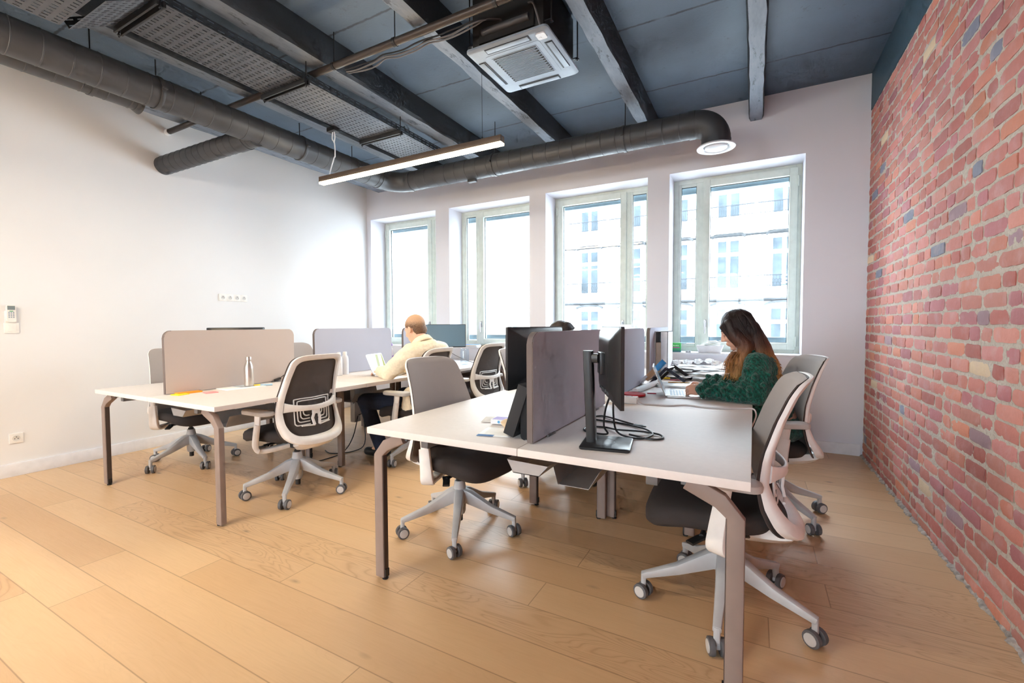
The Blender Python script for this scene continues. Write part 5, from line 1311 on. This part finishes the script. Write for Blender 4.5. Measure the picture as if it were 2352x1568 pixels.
# left desk
wb = thing('water_bottle', 'brushed steel water bottle standing before the beige screen', 'bottle', (-3.440, 2.085, TOP + .006))
bm = NB(); lathe(bm, [(.028, 0), (.0325, .003), (.033, .010), (.033, .135), (.031, .150), (.025, .170), (.0185, .186), (.0175, .190), (.0175, .194)], 32); obj('flask', bm, M['inox'], wb)
bm = NB(); lathe(bm, [(.0195, .194), (.020, .196), (.020, .222), (.018, .226)], 28); obj('screw_cap', bm, M['inox'], wb)
for k, (x, y) in enumerate(((-3.445, 2.945), (-3.475, 3.045))):
    b2 = thing('white_bottle', ('white drinking bottle half hidden behind the white chair back, nearer the camera', 'white drinking bottle half hidden behind the white chair back, nearer the laptop')[k], 'bottle', (x, y, TOP))
    bm = NB(); lathe(bm, [(.030, 0), (.033, .003), (.033, .150), (.028, .172), (.018, .186)], 24); obj('flask', bm, M['whitebox'], b2)
    bm = NB(); lathe(bm, [(.019, .186), (.019, .214), (.016, .218)], 20); obj('screw_cap', bm, M['wplast'], b2)
nb = thing('spiral_notebook', 'white spiral notebook under the steel bottle', 'notebook', (-3.455, 2.03, TOP), rad(-5)); bm = NB(); bx(-.10, -.14, 0, .10, .14, .0055, bm, bev=.001); obj('pages', bm, M['paper'], nb)
bm = NB(); bx(-.098, -.02, .0056, .05, .138, .0062, bm); obj('printed_cover', bm, flatmat('pale_blue_cover', 206, 212, 220), nb, smooth=False)
bm = NB()
for k in range(22): tube(bm, [(-.10 + .006*math.cos(a), -.132 + k*.0126, .004 + .006*math.sin(a)) for a in [q*PI/5 for q in range(11)]], .0009, 5)
obj('spiral_wire', bm, M['whitebox'], nb)
def pad(label, x, y, rz, m, s=.076, h=.006):
    bm = NB(); bx(-s/2, -s/2, 0, s/2, s/2, h, bm, bev=.0008); one('sticky_notes', label, 'sticky notes', bm, m, (x, y, TOP), rz)
pad('bright yellow sticky notes at the foot of the beige screen, nearest the table end', -3.475, 1.625, rad(10), flatmat('yellow_note', 250, 226, 40, .8))
pad('pink sticky notes next to the orange ones on the left desk', -3.385, 1.775, rad(-12), flatmat('pink_note', 246, 160, 160, .8))
bm = NB(); bx(-.03, -.075, 0, .03, .075, .010, bm, bev=.001); one('sticky_notes', 'orange sticky notes lying against the beige screen on the left desk', 'sticky notes', bm, flatmat('orange_note', 250, 158, 36, .8), (-3.508, 1.695, TOP), rad(-3))
hp_ = thing('highlighter', 'highlighter with a yellow cap lying beside the steel bottle', 'pen', (-3.39, 2.165, TOP + .008), rad(62)); bm = NB(); tube(bm, [(-.02, 0, 0), (.065, 0, 0)], .0075, 12); obj('barrel', bm, pm('pale_blue_barrel', rgb(176, 206, 226), .4), hp_)
bm = NB(); tube(bm, [(-.062, 0, 0), (-.02, 0, 0)], .0082, 12); obj('pen_cap', bm, flatmat('yellow_pen_cap', 250, 216, 50, .4), hp_)
bm = NB(); sweep(bm, [(-3.535, 2.36, TOP + .014), (-3.53, 2.41, TOP + .026)], .024, .020, bev=.4); tube(bm, smoothline([(-3.53, 2.40, TOP + .024), (-3.525, 2.46, TOP + .06), (-3.52, 2.55, TOP + .068), (-3.51, 2.66, TOP + .03), (-3.50, 2.72, TOP + .004)], 5), .0035, 8); one('power_plug', 'black plug and lead at the far foot of the beige screen', 'plug', bm, M['black'])
for k, (x, y, hh, c1, lab) in enumerate(((-3.66, 3.86, .30, (150, 120, 200), 'tall white spray bottle at the window end of the man\'s screen'), (-3.57, 3.86, .125, (120, 80, 180), 'squat white tub with a purple lid beyond the open laptop'))):
    s_ = thing('spray_bottle' if k == 0 else 'plastic_tub', lab, 'bottle' if k == 0 else 'tub', (x, y, TOP)); bm = NB()
    lathe(bm, [(.030, 0), (.034, .004), (.034, hh*.55), (.026, hh*.68), (.014, hh*.74), (.013, hh*.8)] if k == 0 else [(.040, 0), (.043, .003), (.043, hh*.85)], 22); obj('container', bm, M['whitebox'], s_)
    bm = NB()
    if k == 0: sweep(bm, [(.02, 0, hh*.80), (-.01, 0, hh*.92), (-.055, 0, hh*.95)], .022, .026, up=(0, 0, 1)); sweep(bm, [(-.03, 0, hh*.90), (-.045, 0, hh*.76)], .012, .008)
    else: lathe(bm, [(.046, hh*.82), (.046, hh), (.042, hh*1.02)], 22)
    obj('trigger_head' if k == 0 else 'lid', bm, pm('lilac_plastic', rgb(*c1), .4), s_)
def clear():
    t = NT('clear_blue_plastic'); a = t.n('ShaderNodeBsdfTransparent'); a.inputs[0].default_value = (.93, .97, 1.0, 1); b_ = t.n('ShaderNodeBsdfGlossy'); b_.inputs['Roughness'].default_value = .08
    m = t.n('ShaderNodeMixShader'); m.inputs[0].default_value = .10; t.t.links.new(a.outputs[0], m.inputs[1]); t.t.links.new(b_.outputs[0], m.inputs[2]); t.t.links.new(m.outputs[0], t.out.inputs[0]); return t.m
bm = NB(); lathe(bm, [(.048, 0), (.052, .004), (.054, .15), (.046, .18), (.050, .19), (.048, .188), (.045, .178), (.051, .148), (.049, .006)], 26); one('water_jug', 'clear bluish water jug beneath the blank monitor by the window', 'jug', bm, clear(), (-3.02, 4.42, TOP))
cable('grey_lead', 'thin grey lead trailing from the blank monitor across the left desk', [(-3.30, 4.55, TOP + .12), (-3.18, 4.52, TOP + .08), (-3.02, 4.56, TOP + .02), (-2.92, 4.58, TOP + .005), (-2.80, 4.60, TOP + .004)], .004, M['greywire'])
# under the desks
pdl = thing('drawer_pedestal', 'grey drawer pedestal under the window end of the left desk', 'pedestal', (-2.99, 4.62, 0)); bm = NB(); bx(-.20, -.24, .03, .20, .24, .60, bm, bev=.004); obj('carcass', bm, pm('taupe_cabinet', rgb(132, 122, 122), .5), pdl)
for k in range(3):
    bm = NB(); bx(.201, -.235, .045 + k*.185, .216, .235, .045 + k*.185 + .175, bm, bev=.003); dr = obj('drawer_front', bm, pm('grey_drawer', rgb(150, 142, 142), .5) if k == 0 else bpy.data.materials['grey_drawer'], pdl)
    bm = NB(); sweep(bm, [(.222, -.05, .045 + k*.185 + .14), (.222, .05, .045 + k*.185 + .14)], .012, .012); obj('drawer_handle', bm, M['steel'], dr)
bm = NB(); bx(-3.53, 3.15, .24, -3.47, 3.23, .60, bm, bev=.004); bx(-3.535, 3.145, .585, -3.465, 3.235, .695, bm, bev=.004); ri = obj('cable_riser', bm, M['galv'], None); ri.parent = left; ri.matrix_parent_inverse = Matrix.Translation((-(LX0+LX1)/2, -LY0, 0))
cable('floor_cable', 'thin black lead hanging from under the left desk to the floor behind the white chair', [(-3.47, 3.19, .30), (-3.44, 3.10, .12), (-3.40, 2.95, .012), (-3.36, 2.72, .006), (-3.42, 2.5, .006), (-3.52, 2.40, .006)], .0045)
cable('floor_cable', 'second thin lead dropping beside the dangling cable box to the floor', [(-3.46, 3.22, .50), (-3.40, 3.20, .28), (-3.33, 3.14, .05), (-3.34, 3.0, .006), (-3.46, 2.86, .006), (-3.60, 2.9, .006)], .0045)
bm = NB(); tube(bm, smoothline([(-3.50, 3.16, .42), (-3.42, 3.12, .46), (-3.37, 3.16, .40), (-3.42, 3.2, .33), (-3.49, 3.2, .30)], 5), .0045, 8); one('cable_loop', 'short loop of cable sticking out of the box under the left desk', 'cable', bm, M['black'])
# ---------------------------------------------------------------- light
W_ = bpy.data.worlds.new('sky'); S.world = W_; W_.use_nodes = True
bgn = W_.node_tree.nodes['Background']; bgn.inputs[0].default_value = (.76, .88, 1.0, 1); bgn.inputs[1].default_value = 16.0
def area(name, loc, rot, sx, sy, power, col, portal=False, spread=None):
    l = bpy.data.lights.new(name, 'AREA'); l.shape = 'RECTANGLE'; l.size = sx; l.size_y = sy; l.energy = power; l.color = col
    if spread: l.spread = spread
    if portal: l.cycles.is_portal = True
    o = bpy.data.objects.new(name, l); C.objects.link(o); o.location = loc; o.rotation_euler = rot
    return o
for k, (a, b) in enumerate(ADDED_WINX): area('window_portal', ((a+b)/2, YB - .31, 1.845), (PI/2, 0, 0), b - a, 1.89, 1, (1, 1, 1), portal=True)
for k, (a, b) in enumerate(WINX):
    area('window_portal', ((a+b)/2, Y1 + .03, (WS+WT)/2), (-PI/2, 0, 0), b - a, WT - WS, 1, (1, 1, 1), portal=True)
# unseen copies of the linear lamp, added to fill the near half with light
for x, y, p, lab in ((-3.2, -.2, 112, 'added fill lamp, a linear pendant hanging unseen above the camera'), (-2.7, -2.1, 80, 'added fill lamp, a linear pendant hanging unseen behind the camera')):
    l2 = dup(lp, (x, y, LZ), 0, lab)
    for k in kids(l2):
        if k.name.startswith('diffuser'):
            k.data = k.data.copy(); k.data.materials[0] = emat('lamp_diffuser', (1.0, .87, .68, 1), p)

# ---------------------------------------------------------------- camera
FPX, YAW, PIT, ROLL, CAMH = 1031.71, -.4942, -.0388, -.0038, 1.2083
F = Vector((math.sin(YAW)*math.cos(PIT), math.cos(YAW)*math.cos(PIT), math.sin(PIT)))
Rt = Vector((math.cos(YAW), -math.sin(YAW), 0)); Up = Rt.cross(F)
r_ = Rt*math.cos(ROLL) + Up*math.sin(ROLL); u_ = -Rt*math.sin(ROLL) + Up*math.cos(ROLL)
cd = bpy.data.cameras.new('camera'); cd.sensor_width = 36; cd.lens = FPX*36/2352; cd.clip_start = .02
cam = bpy.data.objects.new('camera', cd); C.objects.link(cam)
cam.matrix_world = Matrix(((r_.x, u_.x, -F.x, 0), (r_.y, u_.y, -F.y, 0), (r_.z, u_.z, -F.z, CAMH), (0, 0, 0, 1)))
S.camera = cam
S.view_settings.view_transform = 'Standard'; S.view_settings.look = 'None'; S.view_settings.gamma = 1; S.view_settings.use_curve_mapping = False
S.view_settings.exposure = 0.68
S.cycles.use_denoising = True
S.cycles.max_bounces = 7; S.cycles.diffuse_bounces = 4; S.cycles.glossy_bounces = 3; S.cycles.transparent_max_bounces = 8; S.cycles.use_adaptive_sampling = True; S.cycles.adaptive_threshold = .08; S.cycles.adaptive_min_samples = 12; S.cycles.caustics_reflective = False; S.cycles.caustics_refractive = False; S.cycles.sample_clamp_indirect = 8
